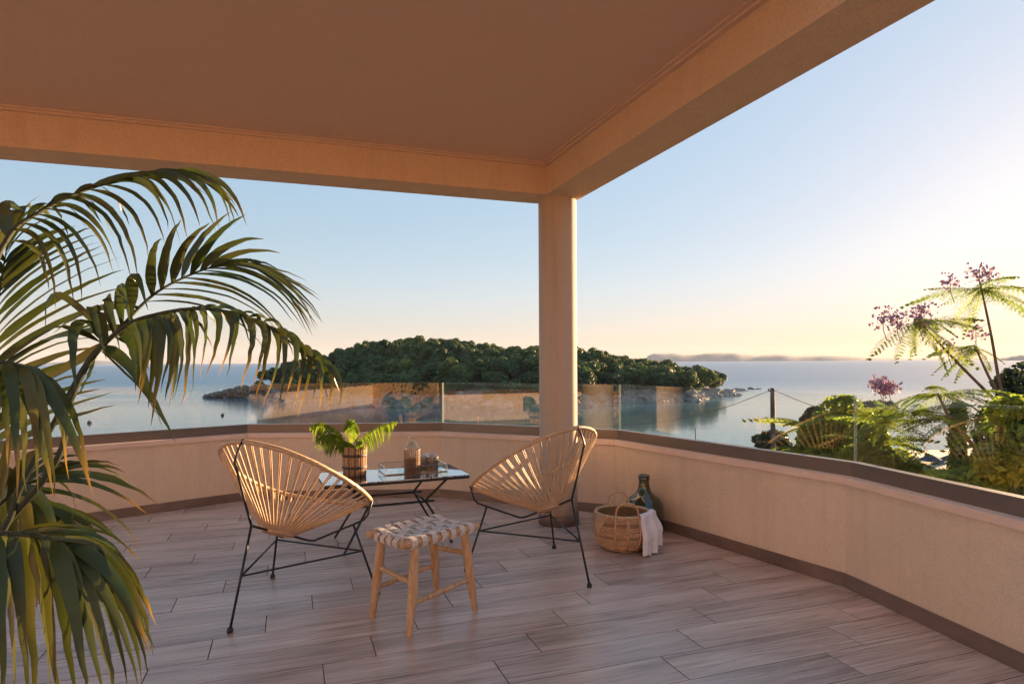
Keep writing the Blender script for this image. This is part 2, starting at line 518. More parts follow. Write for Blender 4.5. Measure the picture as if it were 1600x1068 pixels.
# ------------------------------------------------------------------ sea, land, far hills
SEA = EYE - 12.0
o = MB().add([(-9000, -200, 0), (9000, -200, 0), (9000, 9000, 0), (-9000, 9000, 0)], [(0, 1, 2, 3)]).build('sea', M['sea'], loc=(0, 0, SEA))
tag(o, 'calm blue-grey sea stretching to the horizon', kind='structure')

def shoreline(x):
    return 52 + 36 * sstep(22, 48, x) + 4 * math.sin(x * 0.09) + 40 * sstep(60, 120, x)
def ground_z(x, y):
    d = math.hypot(x, y)
    sl = shoreline(x)
    t = y / sl
    z = interp(t, [(-1, -3.0), (0.0, -3.3), (0.12, -3.8), (0.8, SEA + 1.2), (1.0, SEA), (1.12, SEA - 1.6)])
    z += 0.35 * noise.noise(Vector((x * 0.13, y * 0.13, 0))) * sstep(1.05, 0.8, t)
    return z
def grid_mesh(x0, x1, y0, y1, nx, ny, fz):
    vs = [(lerp(x0, x1, i / nx), lerp(y0, y1, j / ny), 0) for j in range(ny + 1) for i in range(nx + 1)]
    vs = [(x, y, fz(x, y)) for x, y, _ in vs]
    fs = [(j * (nx + 1) + i, j * (nx + 1) + i + 1, (j + 1) * (nx + 1) + i + 1, (j + 1) * (nx + 1) + i) for j in range(ny) for i in range(nx)]
    return MB().add(vs, fs)
o = grid_mesh(-150, 190, -60, 145, 130, 90, ground_z).build('hillside', M['ground'], smooth=True)
tag(o, 'planted slope falling from the house to the bay', kind='structure')
o = grid_mesh(30, 110, 56, 100, 40, 22, lambda x, y: max(ground_z(x, y) + 0.06, SEA - 0.5) if y < shoreline(x) + 3 else SEA - 0.6).build('beach', M['sand'], smooth=True)
tag(o, 'pale strip of beach below the trees', kind='structure')

# island
RIDGE = [(-92, -9), (-89, -5.5), (-84, -1), (-79, 1.6), (-67, 3.2), (-61, 5), (-51, 8.0), (-36, 9.0), (-27, 9.2), (-13, 8.0), (0, 7.2),
         (9, 6.4), (22, 5.2), (34, 4.2), (39, 2.4), (50, 0.8), (58, -0.8), (67, -3.4), (73, -6.0), (78, -9.0), (84, -11)]
def isl_front(x): return 166 + 62 * ((x + 6) / 90) ** 2 + 3.5 * math.sin(x * 0.21) + 2 * math.sin(x * 0.53 + 1)
def isl_back(x): return 292 - 46 * (abs(x + 6) / 92) ** 2
def isl_z(x, y, rough=True):
    """height above the sea"""
    yf, yb = isl_front(x), isl_back(x)
    ends = sstep(-106, -88, x) * sstep(83, 72, x)
    ridge = EYE + interp(x, RIDGE) - 5.2 - SEA - EYE + 0.0
    ridge = max(1.5, ridge)
    ym = 228
    if y < ym:
        t = (y - yf) / (ym - yf)
    else:
        t = (yb - y) / (yb - ym)
    if t < 0: return max(-3.0, t * 30)
    e = min(1.0, max(0.0, (y - yf if y < ym else yb - y)) / 5.0)
    cl = 1.9 + 1.3 * noise.noise(Vector((x * 0.11, 3, 0)))
    h = cl * e ** 0.6 + max(0, ridge - cl) * (math.sin(min(1, t) * math.pi / 2) ** 1.1)
    if rough:
        n1 = noise.fractal(Vector((x * 0.22, y * 0.22, 1.0)), 0.8, 2.1, 5)
        h += n1 * 1.3 * (0.4 + 0.6 * sstep(0.5, 0.05, t)) * e
    return h * max(0.0, ends) - (1 - ends) * 1.2
o = grid_mesh(-108, 92, 158, 296, 190, 110, isl_z).build('island', M['island'], loc=(0, 0, SEA))
tag(o, 'wooded rocky island in the bay', kind='structure')

def rock_mesh(mb, c, r, seed, flat=0.7):
    rng = random.Random(seed)
    t = (1 + 5 ** 0.5) / 2
    vs = [Vector(p).normalized() for p in [(-1,t,0),(1,t,0),(-1,-t,0),(1,-t,0),(0,-1,t),(0,1,t),(0,-1,-t),(0,1,-t),(t,0,-1),(t,0,1),(-t,0,-1),(-t,0,1)]]
    fs = [(0,11,5),(0,5,1),(0,1,7),(0,7,10),(0,10,11),(1,5,9),(5,11,4),(11,10,2),(10,7,6),(7,1,8),(3,9,4),(3,4,2),(3,2,6),(3,6,8),(3,8,9),(4,9,5),(2,4,11),(6,2,10),(8,6,7),(9,8,1)]
    a = rng.random() * 6.28
    ca, sa = math.cos(a), math.sin(a)
    out = []
    for v in vs:
        k = r * rng.uniform(0.65, 1.2)
        x, y, z = v.x * k * 1.2, v.y * k, v.z * k * flat
        out.append((c[0] + x * ca - y * sa, c[1] + x * sa + y * ca, c[2] + z))
    mb.add(out, fs)
mb = MB()
for i in range(620):
    x = random.uniform(-98, 78)
    y = isl_front(x) + random.uniform(-1.5, 5.5) ** 1 
    r = random.uniform(0.5, 1.9) * (1.25 if x < -80 else 1)
    rock_mesh(mb, (x, y, max(0, isl_z(x, y, False)) * 0.85 - 0.1), r, i)
tag(mb.build('shore_rocks', M['rock'], loc=(0, 0, SEA)), 'pale broken rocks along the island shore', 'rocks', kind='stuff')
mb = MB()
for i in range(170):       # low rocky spit at the left end
    t = random.random()
    x = lerp(-106, -84, t); y = 222 + random.uniform(-4, 4) - 3 * t
    rock_mesh(mb, (x, y, lerp(0.0, 3.6, min(1, t * 1.6)) * random.random() ** 0.6), random.uniform(0.7, 1.7), 900 + i, 0.85)
tag(mb.build('rocky_spit', M['dark_rock'], loc=(0, 0, SEA)), 'low dark spit of rocks at the left end of the island', 'rocks', kind='stuff')
for i, (px, py, r, lab) in enumerate([(1152, 610, 2.6, 'dark rock at the very right tip of the island, in the water'), (1163, 609, 1.0, 'smallest rock standing off the right tip of the island'), (1175, 607.5, 1.9, 'flat rock farthest off the right tip of the island')]):
    D = 12.0 / ((py - 564 + (px - 800) * 0.00524) / 1000)
    mb = MB(); rock_mesh(mb, (0, 0, 0), r, 50 + i, 0.4); rock_mesh(mb, (r * 1.2, 0.3, -0.1), r * 0.6, 60 + i, 0.4)
    tag(mb.build('sea_rock', M['rock'], loc=((px - 800) / 1000 * D, D, SEA + 0.1)), lab, 'rock', 'rocks off the island tip')

# trees of the island
def leafy(rng, n, blobs, size, tint=True, up=0.25, aspect=1.6):
    """leaf faces on the skins of several blobs -> MB"""
    mb = MB()
    tot = sum(b[1] ** 2 for b in blobs)
    for (c, r, sq) in blobs:
        k = int(n * r * r / tot)
        shade = rng.uniform(0.75, 1.25)
        hue = rng.uniform(-0.10, 0.10)
        for _ in range(k):
            d = Vector((rng.gauss(0, 1), rng.gauss(0, 1), rng.gauss(0, 1) + up)).normalized()
            rr = r * (rng.uniform(0.55, 1.0) ** 0.45) * (1 + 0.18 * noise.noise(d * 2.3 + Vector(c)))
            p = Vector(c) + Vector((d.x * rr, d.y * rr, d.z * rr * sq))
            nn = (d + Vector((rng.gauss(0, .55), rng.gauss(0, .55), rng.gauss(0, .55)))).normalized()
            a = nn.orthogonal().normalized()
            a = Matrix.Rotation(rng.random() * 6.28, 3, nn) @ a
            b = nn.cross(a)
            s = size * rng.uniform(0.6, 1.3)
            v = [p - a * s * aspect * .5, p + b * s * .5, p + a * s * aspect * .5, p - b * s * .5]
            g = shade * rng.uniform(0.8, 1.2)
            col = (g * (1 + hue), g, g * (1 - hue), 0.0)
            mb.add(v, [(0, 1, 2, 3)], [col] * 4)
    return mb
crowns = []
for s in range(7):
    rng = random.Random(100 + s)
    bl = [((0, 0, 0.1), 2.6, 0.85)]
    for i in range(15):
        a = rng.random() * 6.28; e = rng.uniform(-0.25, 1.2)
        q = rng.uniform(1.7, 2.9)
        bl.append(((math.cos(a) * math.cos(e) * q * 1.15, math.sin(a) * math.cos(e) * q * 1.15, math.sin(e) * q * 0.85), rng.uniform(0.85, 1.55), 0.85))
    crowns.append(leafy(rng, 3400, bl, 0.42).mesh('evergreen_crown'))
for c in crowns: c.materials.append(M['island_leaf'])
spots = []
tries = 0
rng = random.Random(5)
while len(spots) < 250 and tries < 20000:
    tries += 1
    x = rng.uniform(-88, 73); y = rng.uniform(170, 246)
    yf = isl_front(x)
    if y < yf + 3.6 + 2 * math.sin(x * .3): continue
    sc = rng.uniform(0.75, 1.3)
    mind = 4.6 * sc
    if any((x - a) ** 2 + (y - b) ** 2 < mind ** 2 for a, b, _ in spots): continue
    spots.append((x, y, sc))
k0 = len(spots)
while len(spots) < k0 + 40:
    x = rng.uniform(-80, 66); y = isl_front(x) + rng.uniform(3.0, 6.5)
    spots.append((x, y, rng.uniform(.38, .6)))
for (x, y, sc) in spots:
    h = isl_z(x, y, False)
    edge = min(sstep(-92, -78, x), sstep(77, 62, x))
    s = sc * lerp(0.5, 1.0, edge)
    o = mkobj('evergreen_tree', rng.choice(crowns), None, None, (x, y, SEA + max(1.2, h) + (2.6 * s if sc > .7 else 1.1)))
    o.scale = (s * rng.uniform(.92, 1.15), s * rng.uniform(.92, 1.15), s * rng.uniform(.75, 1.12))
    o.rotation_euler = (0, 0, rng.random() * 6.28)
    tag(o, 'dense dark evergreen crown in the wood covering the island', 'tree', 'trees of the island wood')
for (px, py, Y, s, lab) in [(1118, 590, 233, 0.95, 'last wind-bent evergreen at the right tip of the island wood'), (412, 588, 214, 0.8, 'low evergreen at the far left end of the island wood, above the rocky spit')]:
    p = W(px, py, Y)
    o = mkobj('evergreen_tree', crowns[3], None, None, p); o.scale = (s, s, s * .8)
    tag(o, lab, 'tree', 'trees of the island wood')

# far hills across the water
def hills(name, D, prof, depth, lab):
    n = len(prof)
    pts = spline([(px, py, 0) for px, py in prof], 90)
    vs, fs = [], []
    rows = [(0.0, 0.0), (0.25, 0.55), (0.55, 0.9), (0.8, 1.0), (1.6, 0.0)]
    for i, p in enumerate(pts):
        hx = (p.x - 800) / 1000
        top = (562.2 - (p.x - 800) * 0.00524 - p.y) / 1000 * D + 12.0
        for j, (t, f) in enumerate(rows):
            y = D + depth * (t - 0.8)
            jit = 1 + 0.18 * noise.noise(Vector((p.x * 0.05, j * 3.1, D)))
            vs.append((hx * y, y, SEA + (-4 if f == 0 else top * f * (jit if 0 < f < 1 else 1) * (1 + 0.05 * noise.noise(Vector((p.x * .11, 0, D)))))))
    m = len(rows)
    for i in range(len(pts) - 1):
        for j in range(m - 1):
            fs.append((i * m + j, (i + 1) * m + j, (i + 1) * m + j + 1, i * m + j + 1))
    tag(MB().add(vs, fs).build(name, M['hill'], smooth=True), lab, kind='structure')
hills('far_hills', 6200, [(1008, 559), (1018, 551.5), (1050, 550), (1080, 552), (1110, 549.5), (1150, 550), (1185, 553), (1215, 551), (1255, 553.5), (1300, 552.5), (1340, 554.5), (1380, 556), (1480, 556), (1560, 554), (1640, 552), (1800, 549)], 900, 'hazy mauve hills along the right horizon')
hills('headland', 4300, [(1545, 560), (1570, 555), (1590, 552), (1620, 549), (1700, 546), (1850, 550)], 500, 'low headland at the right edge of the sea')
hills('distant_coast', 7600, [(40, 570), (90, 563.5), (150, 561), (200, 564), (250, 566), (300, 569)], 700, 'faint coast on the left horizon behind the palm')

# ------------------------------------------------------------------ terrace shell
PIN = [Vector(p) for p in [(-3.05, -6.37), (-6.25, 2.72), (-2.48, 6.0), (-0.68, 6.07), (0.856, 5.35), (1.88, 3.617), (3.495, -4.07)]]
def offset(poly, d):
    out = []
    n = len(poly)
    for i in range(n):
        ns = []
        if i > 0:
            e = (poly[i] - poly[i - 1]).normalized(); ns.append(Vector((-e.y, e.x)))
        if i < n - 1:
            e = (poly[i + 1] - poly[i]).normalized(); ns.append(Vector((-e.y, e.x)))
        if len(ns) == 1:
            out.append(poly[i] + ns[0] * d)
        else:
            b = (ns[0] + ns[1]).normalized()
            out.append(poly[i] + b * (d / b.dot(ns[0])))
    return out
def strip(i, d0, d1, z0, z1, e0=0.0, e1=0.0):
    A, B = offset(PIN, d0), offset(PIN, d1)
    a0, a1, b0, b1 = A[i].copy(), A[i + 1].copy(), B[i].copy(), B[i + 1].copy()
    t = (a1 - a0).normalized()
    a0 += t * e0; b0 += t * e0; a1 -= t * e1; b1 -= t * e1
    q = [a0, a1, b1, b0]
    return MB().hexa([(p.x, p.y, z0) for p in q], [(p.x, p.y, z1) for p in q])
par = thing('parapet_wall', (0, 0, 0), 'low ochre stucco parapet with pink stone coping round the terrace', 'wall')
rail = thing('glass_railing', (0, 0, 0.62), 'frameless clear glass railing in a bronze channel on the parapet', 'railing')
rail.location = (0, 0, 0)
for i in range(6):
    strip(i, 0.0, 0.18, -0.32, 0.58).build('wall_panel', M['wall'], par)
    strip(i, -0.014, 0.20, 0.5805, 0.62, 0.0008, 0.0008).build('coping_stone', M['coping'], par)
    L = (PIN[i + 1] - PIN[i]).length
    k = max(1, round(L / 1.8))
    A = offset(PIN, -0.011)
    for j in range(k):      # skirting boards cut from the floor tile
        ta, tb = j / k, (j + 1) / k
        a, b = PIN[i].lerp(PIN[i + 1], ta), PIN[i].lerp(PIN[i + 1], tb)
        ai, bi = A[i].lerp(A[i + 1], ta), A[i].lerp(A[i + 1], tb)
        t = (b - a).normalized()
        if j: a = a + t * .0012; ai = ai + t * .0012
        if j < k - 1: b = b - t * .0012; bi = bi - t * .0012
        ang = math.atan2(t.y, t.x)
        c = (a + b) / 2
        inv = Matrix.Rotation(-ang, 2)
        q = [inv @ (p - c) for p in (ai, bi, b, a)]
        ob = MB().hexa([(p.x, p.y, 0.001) for p in q], [(p.x, p.y, 0.078) for p in q]).build('skirting_board', M['skirt'], par, loc=(c.x, c.y, 0))
        ob.rotation_euler = (0, 0, ang)
    strip(i, 0.052, 0.106, 0.6203, 0.70, 0.0008, 0.0008).build('channel', M['channel'], rail)
    cuts = [(0, 1)] if L < 3 else [(j / max(2, round(L / 2.4)), (j + 1) / max(2, round(L / 2.4))) for j in range(max(2, round(L / 2.4)))]
    for (ta, tb) in cuts:
        A0, B0 = offset(PIN, 0.073), offset(PIN, 0.085)
        q = [A0[i].lerp(A0[i + 1], ta), A0[i].lerp(A0[i + 1], tb), B0[i].lerp(B0[i + 1], tb), B0[i].lerp(B0[i + 1], ta)]
        t = (q[1] - q[0]).normalized() * 0.006
        q = [q[0] + t, q[1] - t, q[2] - t, q[3] + t]
        MB().hexa([(p.x, p.y, 0.66) for p in q], [(p.x, p.y, 1.082) for p in q]).build('glass_pane', M['pane'], rail)
        gp = COL.objects[-1].data
        gp.materials.append(M['edge'])
        for fi in (1, 3, 5): gp.polygons[fi].material_index = 1

# floor slab and its planks
poly = [(p.x, p.y) for p in PIN]
fl = MB().hexa([(x, y, -0.30) for x, y in reversed(poly)], [(x, y, -0.007) for x, y in reversed(poly)]).build('terrace_floor', M['grout'])
tag(fl, 'terrace floor of grey-brown wood-look planks', kind='structure')
def clip(poly, a, b):
    """keep the part on the right of a->b"""
    out = []
    n = len(poly)
    def side(p): return (b[0] - a[0]) * (p[1] - a[1]) - (b[1] - a[1]) * (p[0] - a[0])
    for i in range(n):
        p, q = poly[i], poly[(i + 1) % n]
        sp, sq = side(p), side(q)
        if sp <= 0: out.append(p)
        if (sp < 0 < sq) or (sq < 0 < sp):
            t = sp / (sp - sq)
            out.append((p[0] + (q[0] - p[0]) * t, p[1] + (q[1] - p[1]) * t))
    return out
LIM = [(p.x, p.y) for p in offset(PIN, 0.03)]
PL, PW, GAP = 0.92, 0.215, 0.0036
def plank_mb(pts):
    """chamfered plank from a convex polygon in its own coordinates"""
    c = (sum(p[0] for p in pts) / len(pts), sum(p[1] for p in pts) / len(pts))
    def ins(p, d):
        v = Vector((p[0] - c[0], p[1] - c[1]))
        return (p[0] - math.copysign(min(d, abs(v.x) * .5), v.x), p[1] - math.copysign(min(d, abs(v.y) * .5), v.y))
    n = len(pts)
    mb = MB()
    vs = [(p[0], p[1], -0.011) for p in pts] + [(p[0], p[1], -0.0012) for p in pts] + [(*ins(p, .0015), 0.0) for p in pts]
    fs = [tuple(range(2 * n, 3 * n))]
    mb.n_top = n
    for k in (1, 0):
        for i in range(n):
            j = (i + 1) % n
            fs.append((k * n + i, k * n + j, (k + 1) * n + j, (k + 1) * n + i))
    return mb.add(vs, fs)
FULL = plank_mb([(-PL / 2 + GAP / 2, -PW / 2 + GAP / 2), (PL / 2 - GAP / 2, -PW / 2 + GAP / 2), (PL / 2 - GAP / 2, PW / 2 - GAP / 2), (-PL / 2 + GAP / 2, PW / 2 - GAP / 2)]).mesh('plank')
FULL.materials.append(M['tile']); FULL.materials.append(M['grout'])
def dark_sides(me):
    for p in me.polygons:
        p.material_index = 1 if abs(p.normal.z) < 0.2 else 0
dark_sides(FULL)
rows = []
count = 0
for r in range(-24, 26):
    v0 = 2.625 + r * PW
    off = 0.138 + 0.2265 * r
    for k in range(-12, 12):
        u0 = off % PL + k * PL
        cu, cv = u0 + PL / 2, v0 + PW / 2
        P = uv(cu, cv)
        corners = []
        for (a, b) in ((-1, -1), (1, -1), (1, 1), (-1, 1)):
            q = uv(cu + a * (PL - GAP) / 2, cv + b * (PW - GAP) / 2)
            corners.append((q.x, q.y))
        cl = corners
        for a, b in zip(LIM, LIM[1:]):
            cl = clip(cl, a, b)
            if len(cl) < 3: break
        if len(cl) < 3: continue
        # only what the terrace shows ahead of the lens
        if P.y < 0.55 or abs(P.x) > 1.05 * P.y + 0.9: continue
        whole = len(cl) == 4 and all(abs(a[0] - b[0]) + abs(a[1] - b[1]) < 1e-6 for a, b in zip(corners, cl))
        if whole:
            ob = mkobj('plank', FULL, None, fl, (P.x, P.y, 0))
        else:
            loc = []
            for (x, y) in cl:
                u, v = touv(x, y)
                if not loc or (abs(loc[-1][0] - (u - cu)) + abs(loc[-1][1] - (v - cv))) > 1e-4:
                    loc.append((u - cu, v - cv))
            if len(loc) < 3: continue
            ob = plank_mb(loc).build('plank', M['tile'], fl, loc=(P.x, P.y, 0)); ob.data.materials.append(M['grout']); dark_sides(ob.data)
        ob.rotation_euler = (0, 0, AX)
        count += 1
print('planks', count)
rest = [(-6.25, 2.72), (3.0, -1.7)]
cl = [tuple(uv(-9, -4.99).to_2d()), tuple(uv(9, -4.99).to_2d()), (9, 0.42), (-9, 0.42)]
for a, b in zip(LIM, LIM[1:]):
    cl = clip(cl, a, b)
o = MB().hexa([(x, y, -0.006) for x, y in cl], [(x, y, -0.0005) for x, y in cl]).build('back_paving', M['tile'], fl)

# column, beams, ceiling
INC = Vector(touv(0.274, 4.90))       # inner corner of the beams in u,v
SOF, CEIL = 2.56, 2.79
cc = uv(INC.x + 0.15, INC.y + 0.15)
col = thing('column', (cc.x, cc.y, 0), 'round ochre column carrying the corner of the roof', 'column')
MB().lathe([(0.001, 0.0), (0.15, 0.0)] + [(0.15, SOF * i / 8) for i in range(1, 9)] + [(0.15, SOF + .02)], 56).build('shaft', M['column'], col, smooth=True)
MB().lathe([(0.152, 0.0005), (0.161, 0.0005), (0.161, 0.076), (0.159, 0.079), (0.152, 0.079)], 56).build('skirting_ring', M['skirt'], col, smooth=True)
def uvbox(u0, v0, z0, u1, v1, z1):
    q = [uv(u0, v0), uv(u1, v0), uv(u1, v1), uv(u0, v1)]
    return MB().hexa([(p.x, p.y, z0) for p in q], [(p.x, p.y, z1) for p in q])
bu, bv = INC
o = uvbox(-3.0, bv, SOF, bu, bv + 0.30, CEIL + 0.35)
tag(o.build('roof_beam', M['beam']), 'ochre stucco roof beam running left from the column', 'beam')
RB = 1.45        # unseen back edge of the roof, cut short to let sky light in
RL = -3.0       # unseen left end of the roof, shortened for more sky light
q = [uv(bu, RB), uv(bu + 0.30, RB), uv(bu + 0.30, bv + 0.30), uv(bu, bv + 0.30)]
o = MB().hexa([(p.x, p.y, SOF + 0.0006) for p in q], [(p.x, p.y, CEIL + 0.35) for p in q])
tag(o.build('roof_beam', M['beam']), 'ochre stucco roof beam coming forward over the right side', 'beam')
ce = uvbox(RL, RB, CEIL, bu - 0.0008, bv - 0.0008, CEIL + 0.3).build('ceiling', M['ceiling'])
tag(ce, 'smooth peach-brown terrace ceiling', kind='structure')
uvbox(RL, bv - 0.030, CEIL - 0.022, bu - 0.0015, bv - 0.0015, CEIL - 0.0005).build('cornice', M['ceiling'], ce)
uvbox(RL, bv - 0.055, CEIL - 0.009, bu - 0.030, bv - 0.0305, CEIL - 0.0005).build('cornice', M['ceiling'], ce)
uvbox(bu - 0.030, RB + .01, CEIL - 0.022, bu - 0.0015, bv - 0.0305, CEIL - 0.0005).build('cornice', M['ceiling'], ce)
uvbox(bu - 0.055, RB + .01, CEIL - 0.009, bu - 0.0305, bv - 0.0555, CEIL - 0.0005).build('cornice', M['ceiling'], ce)
# the house behind the camera, seen mirrored in the railing
ho = thing('house_wall', (0, 0, 0), 'warm ochre house wall with dark glass doors, mirrored in the railing', 'wall')
ft = -5.0
spans = [(-9.5, -3.0, 0), (-3.0, -0.6, 1), (-0.6, 1.4, 0), (1.4, 3.6, 1), (3.6, 6.0, 0)]
for (a, b, d) in spans:
    if d:
        uvbox(a, ft - 0.2, 2.2, b, ft, 3.2).build('lintel', M['facade'], ho)
        n = 2
        for j in range(n):
            x0, x1 = lerp(a, b, j / n), lerp(a, b, (j + 1) / n)
            uvbox(x0 + .05, ft - 0.12, 0.06, x1 - .05, ft - 0.10, 2.14).build('door_pane', M['door_glass'], ho)
            for (p, q_, zz0, zz1) in ((x0 + .001, x0 + .05, 0, 2.199), (x1 - .05, x1 - .001, 0, 2.199), (x0 + .05, x1 - .05, 0, .06), (x0 + .05, x1 - .05, 2.14, 2.199)):
                uvbox(p, ft - 0.14, zz0, q_, ft - 0.08, zz1).build('door_frame', M['frame'], ho)
    else:
        uvbox(a, ft - 0.2, -0.3, b, ft, 3.2).build('wall', M['facade'], ho)
lo = [(p.x, p.y) for p in offset(PIN, 0.12)]
o = MB().hexa([(x, y, -5.0) for x, y in reversed(lo)], [(x, y, -0.325) for x, y in reversed(lo)]).build('lower_storey', M['facade'])
tag(o, 'ochre storey of the house under the terrace', 'building')

# ------------------------------------------------------------------ chairs
def make_chair():
    """built facing +x"""
    root = thing('lounge_chair', (0, 0, 0), 'x', 'chair', 'rattan cord lounge chairs')
    HZ = [(0, 0.435), (35, 0.46), (60, 0.52), (86, 0.62), (110, 0.725), (138, 0.835), (160, 0.885), (180, 0.90)]
    def rim(a):
        d = abs((math.degrees(a) + 180) % 360 - 180)
        z = interp(d, HZ)
        z = (z + interp(max(0, d - 12), HZ) + interp(min(180, d + 12), HZ)) / 3
        r = 0.385 + 0.012 * math.cos(a)
        return Vector((r * math.cos(a), r * 1.0 * math.sin(a), z))
    n = 72
    MB().tube([rim(2 * math.pi * i / n) for i in range(n)], 0.0128, 8, closed=True).build('rim', M['rattan_wrap'], root, True)
    RC = Vector((-0.145, 0, 0.392))
    nrm = Vector((0.42, 0, 0.9)).normalized()
    ex = Vector((nrm.z, 0, -nrm.x)); ey = Vector((0, 1, 0))
    def ring(a, r=0.078): return RC + ex * (r * math.cos(a)) + ey * (r * math.sin(a))
    MB().tube([ring(2 * math.pi * i / 28) for i in range(28)], 0.008, 6, closed=True).build('base_hoop', M['rattan_wrap'], root, True)
    d = MB()
    d.add([RC + nrm * 0.012] + [ring(2 * math.pi * i / 28, 0.074) - nrm * 0.004 for i in range(28)], [(0, 1 + i, 1 + (i + 1) % 28) for i in range(28)])
    d.add([RC - nrm * 0.014] + [ring(2 * math.pi * i / 28, 0.074) - nrm * 0.004 for i in range(28)], [(0, 1 + (i + 1) % 28, 1 + i) for i in range(28)])
    d.build('base_disc', M['rattan_wrap'], root, True)
    rg = random.Random(3)
    nc = 48
    for i in range(nc):
        a = 2 * math.pi * i / nc
        mb = MB()
        for s in (-1, 1):
            aa = a + s * 0.0125
            p, q = rim(aa), ring(a + s * 0.035)
            out = (p - q); 
            mid = (p + q) / 2 + Vector((0, 0, -0.006)) + Vector((math.cos(a), math.sin(a), 0)) * rg.uniform(-.002, .004)
            pts = [p + Vector((math.cos(a), math.sin(a), 0)) * 0.006, p.lerp(q, .25).lerp(mid, .0), mid, q]
            pts = spline([pts[0], mid, q], 6)
            mb.tube(pts, 0.0038, 6, cap=False)
        mb.build('cord', M['rattan'], root, True)
    rr = 0.0062
    LR = 0.462
    for (deg, rear) in ((180, 1), (-60, 0), (60, 0)):
        a = R(deg)
        e = Vector((math.cos(a), math.sin(a), 0))
        foot = e * (LR if rear else 0.428) + Vector((0, 0, 0.012))
        p = rim(a)
        if rear:
            hoop = ring(math.pi)
            elbow = e * 0.325 + Vector((0, 0, 0.475))
            path = [hoop, hoop.lerp(elbow, .7), elbow]
            MB().tube(path, rr, 8).build('strut', M['black'], root, True)
            up = spline([elbow, e * 0.372 + Vector((0, 0, 0.62)), e * 0.418 + Vector((0, 0, 0.775)), e * 0.428 + Vector((0, 0, 0.805)), e * 0.405 + Vector((0, 0, 0.86)), p + Vector((0, 0, .012))], 22)
            MB().tube(up, rr, 8).build('upright', M['black'], root, True)
        else:
            hoop = ring(a * 0.9)
            elbow = e * 0.30 + Vector((0, 0, 0.392))
            c0 = Vector((0.02 * e.x, 0.11 * e.y, 0.318))
            path = [hoop, hoop.lerp(c0, .8), c0 + (elbow - c0) * .06, c0.lerp(elbow, .5), elbow, e * 0.355 + Vector((0, 0, 0.415)), e * 0.378 + Vector((0, 0, 0.44)), p - Vector((0, 0, .004)) + e * .012]
            path = [Vector(q) for q in path]
            MB().tube(path, rr, 8).build('strut', M['black'], root, True)
        lg = MB().tube([foot, elbow], rr, 8).build('leg', M['black'], root, True)
        f = MB(); f.lathe([(0.001, -0.012), (0.013, -0.012), (0.015, -0.004), (0.014, 0.006), (0.007, 0.012)], 12, foot)
        f.build('foot_cap', M['black'], lg, True)
    els = []
    for (deg, ez, er) in ((180, 0.475, 0.325), (-60, 0.392, 0.30), (60, 0.392, 0.30)):
        a = R(deg); e = Vector((math.cos(a), math.sin(a), 0))
        foot = e * (LR if deg == 180 else 0.428)
        t = 0.245 / ez
        els.append(foot.lerp(e * er + Vector((0, 0, ez)), t))
    for i in range(3):
        MB().tube([els[i], els[(i + 1) % 3]], rr * .85, 8).build('brace', M['black'], root, True)
    return root
def copy_tree(o, parent=None):
    c = o.copy(); COL.objects.link(c); c.parent = parent
    for ch in o.children: copy_tree(ch, c)
    return c
ch1 = make_chair()
ch2 = copy_tree(ch1)
ch1.location = (-1.175, 3.48, 0); ch1.rotation_euler = (0, 0, R(67.5))
ch1['label'] = 'rattan cord lounge chair with black legs, left of the glass table'
ch2.location = (0.136, 3.99, 0); ch2.rotation_euler = (0, 0, R(130))
ch2['label'] = 'rattan cord lounge chair with black legs, in front of the column'

# ------------------------------------------------------------------ table
TA = R(22.5)
tb = thing('coffee_table', (-0.865, 4.60, 0), 'low rectangular glass-topped table on black bent metal legs', 'table', rz=TA)
TL, TW, TZ = 1.0, 0.515, 0.48
MB().box((-TL/2, -TW/2, TZ - .008), (TL/2, TW/2, TZ)).build('table_top', M['table_glass'], tb)
fr = MB()
for s in (-1, 1):
    fr.box((-TL/2 + .002, s * (TW/2 - .011) - .009, TZ - .026), (TL/2 - .002, s * (TW/2 - .011) + .009, TZ - .0085))
    fr.box((s * (TL/2 - .011) - .009, -TW/2 + .0205, TZ - .0258), (s * (TL/2 - .011) + .009, TW/2 - .0205, TZ - .0087))
fr.build('top_frame', M['black'], tb)
xm, xt, xf, zm = 0.20, 0.345, 0.375, 0.30
for sx in (-1, 1):
    for sy in (-1, 1):
        y = sy * 0.205
        MB().tube(spline([(sx * xt, y * 1.03, TZ - .026), (sx * (xm + .012), y * .86, zm + .02), (sx * xm, y * .84, zm), (sx * (xm + .012), y * .86, zm - .02), (sx * xf, y * 1.12, 0.004)], 30), 0.0085, 8).build('leg', M['black'], tb, True)
    MB().tube([(sx * xm, -0.175, zm), (sx * xm, 0.175, zm)], 0.007, 8).build('crossbar', M['black'], tb, True)
for sy in (-1, 1):
    MB().tube([(-xm - .06, sy * 0.172, zm), (xm + .06, sy * 0.172, zm)], 0.0085, 8).build('rail', M['black'], tb, True)

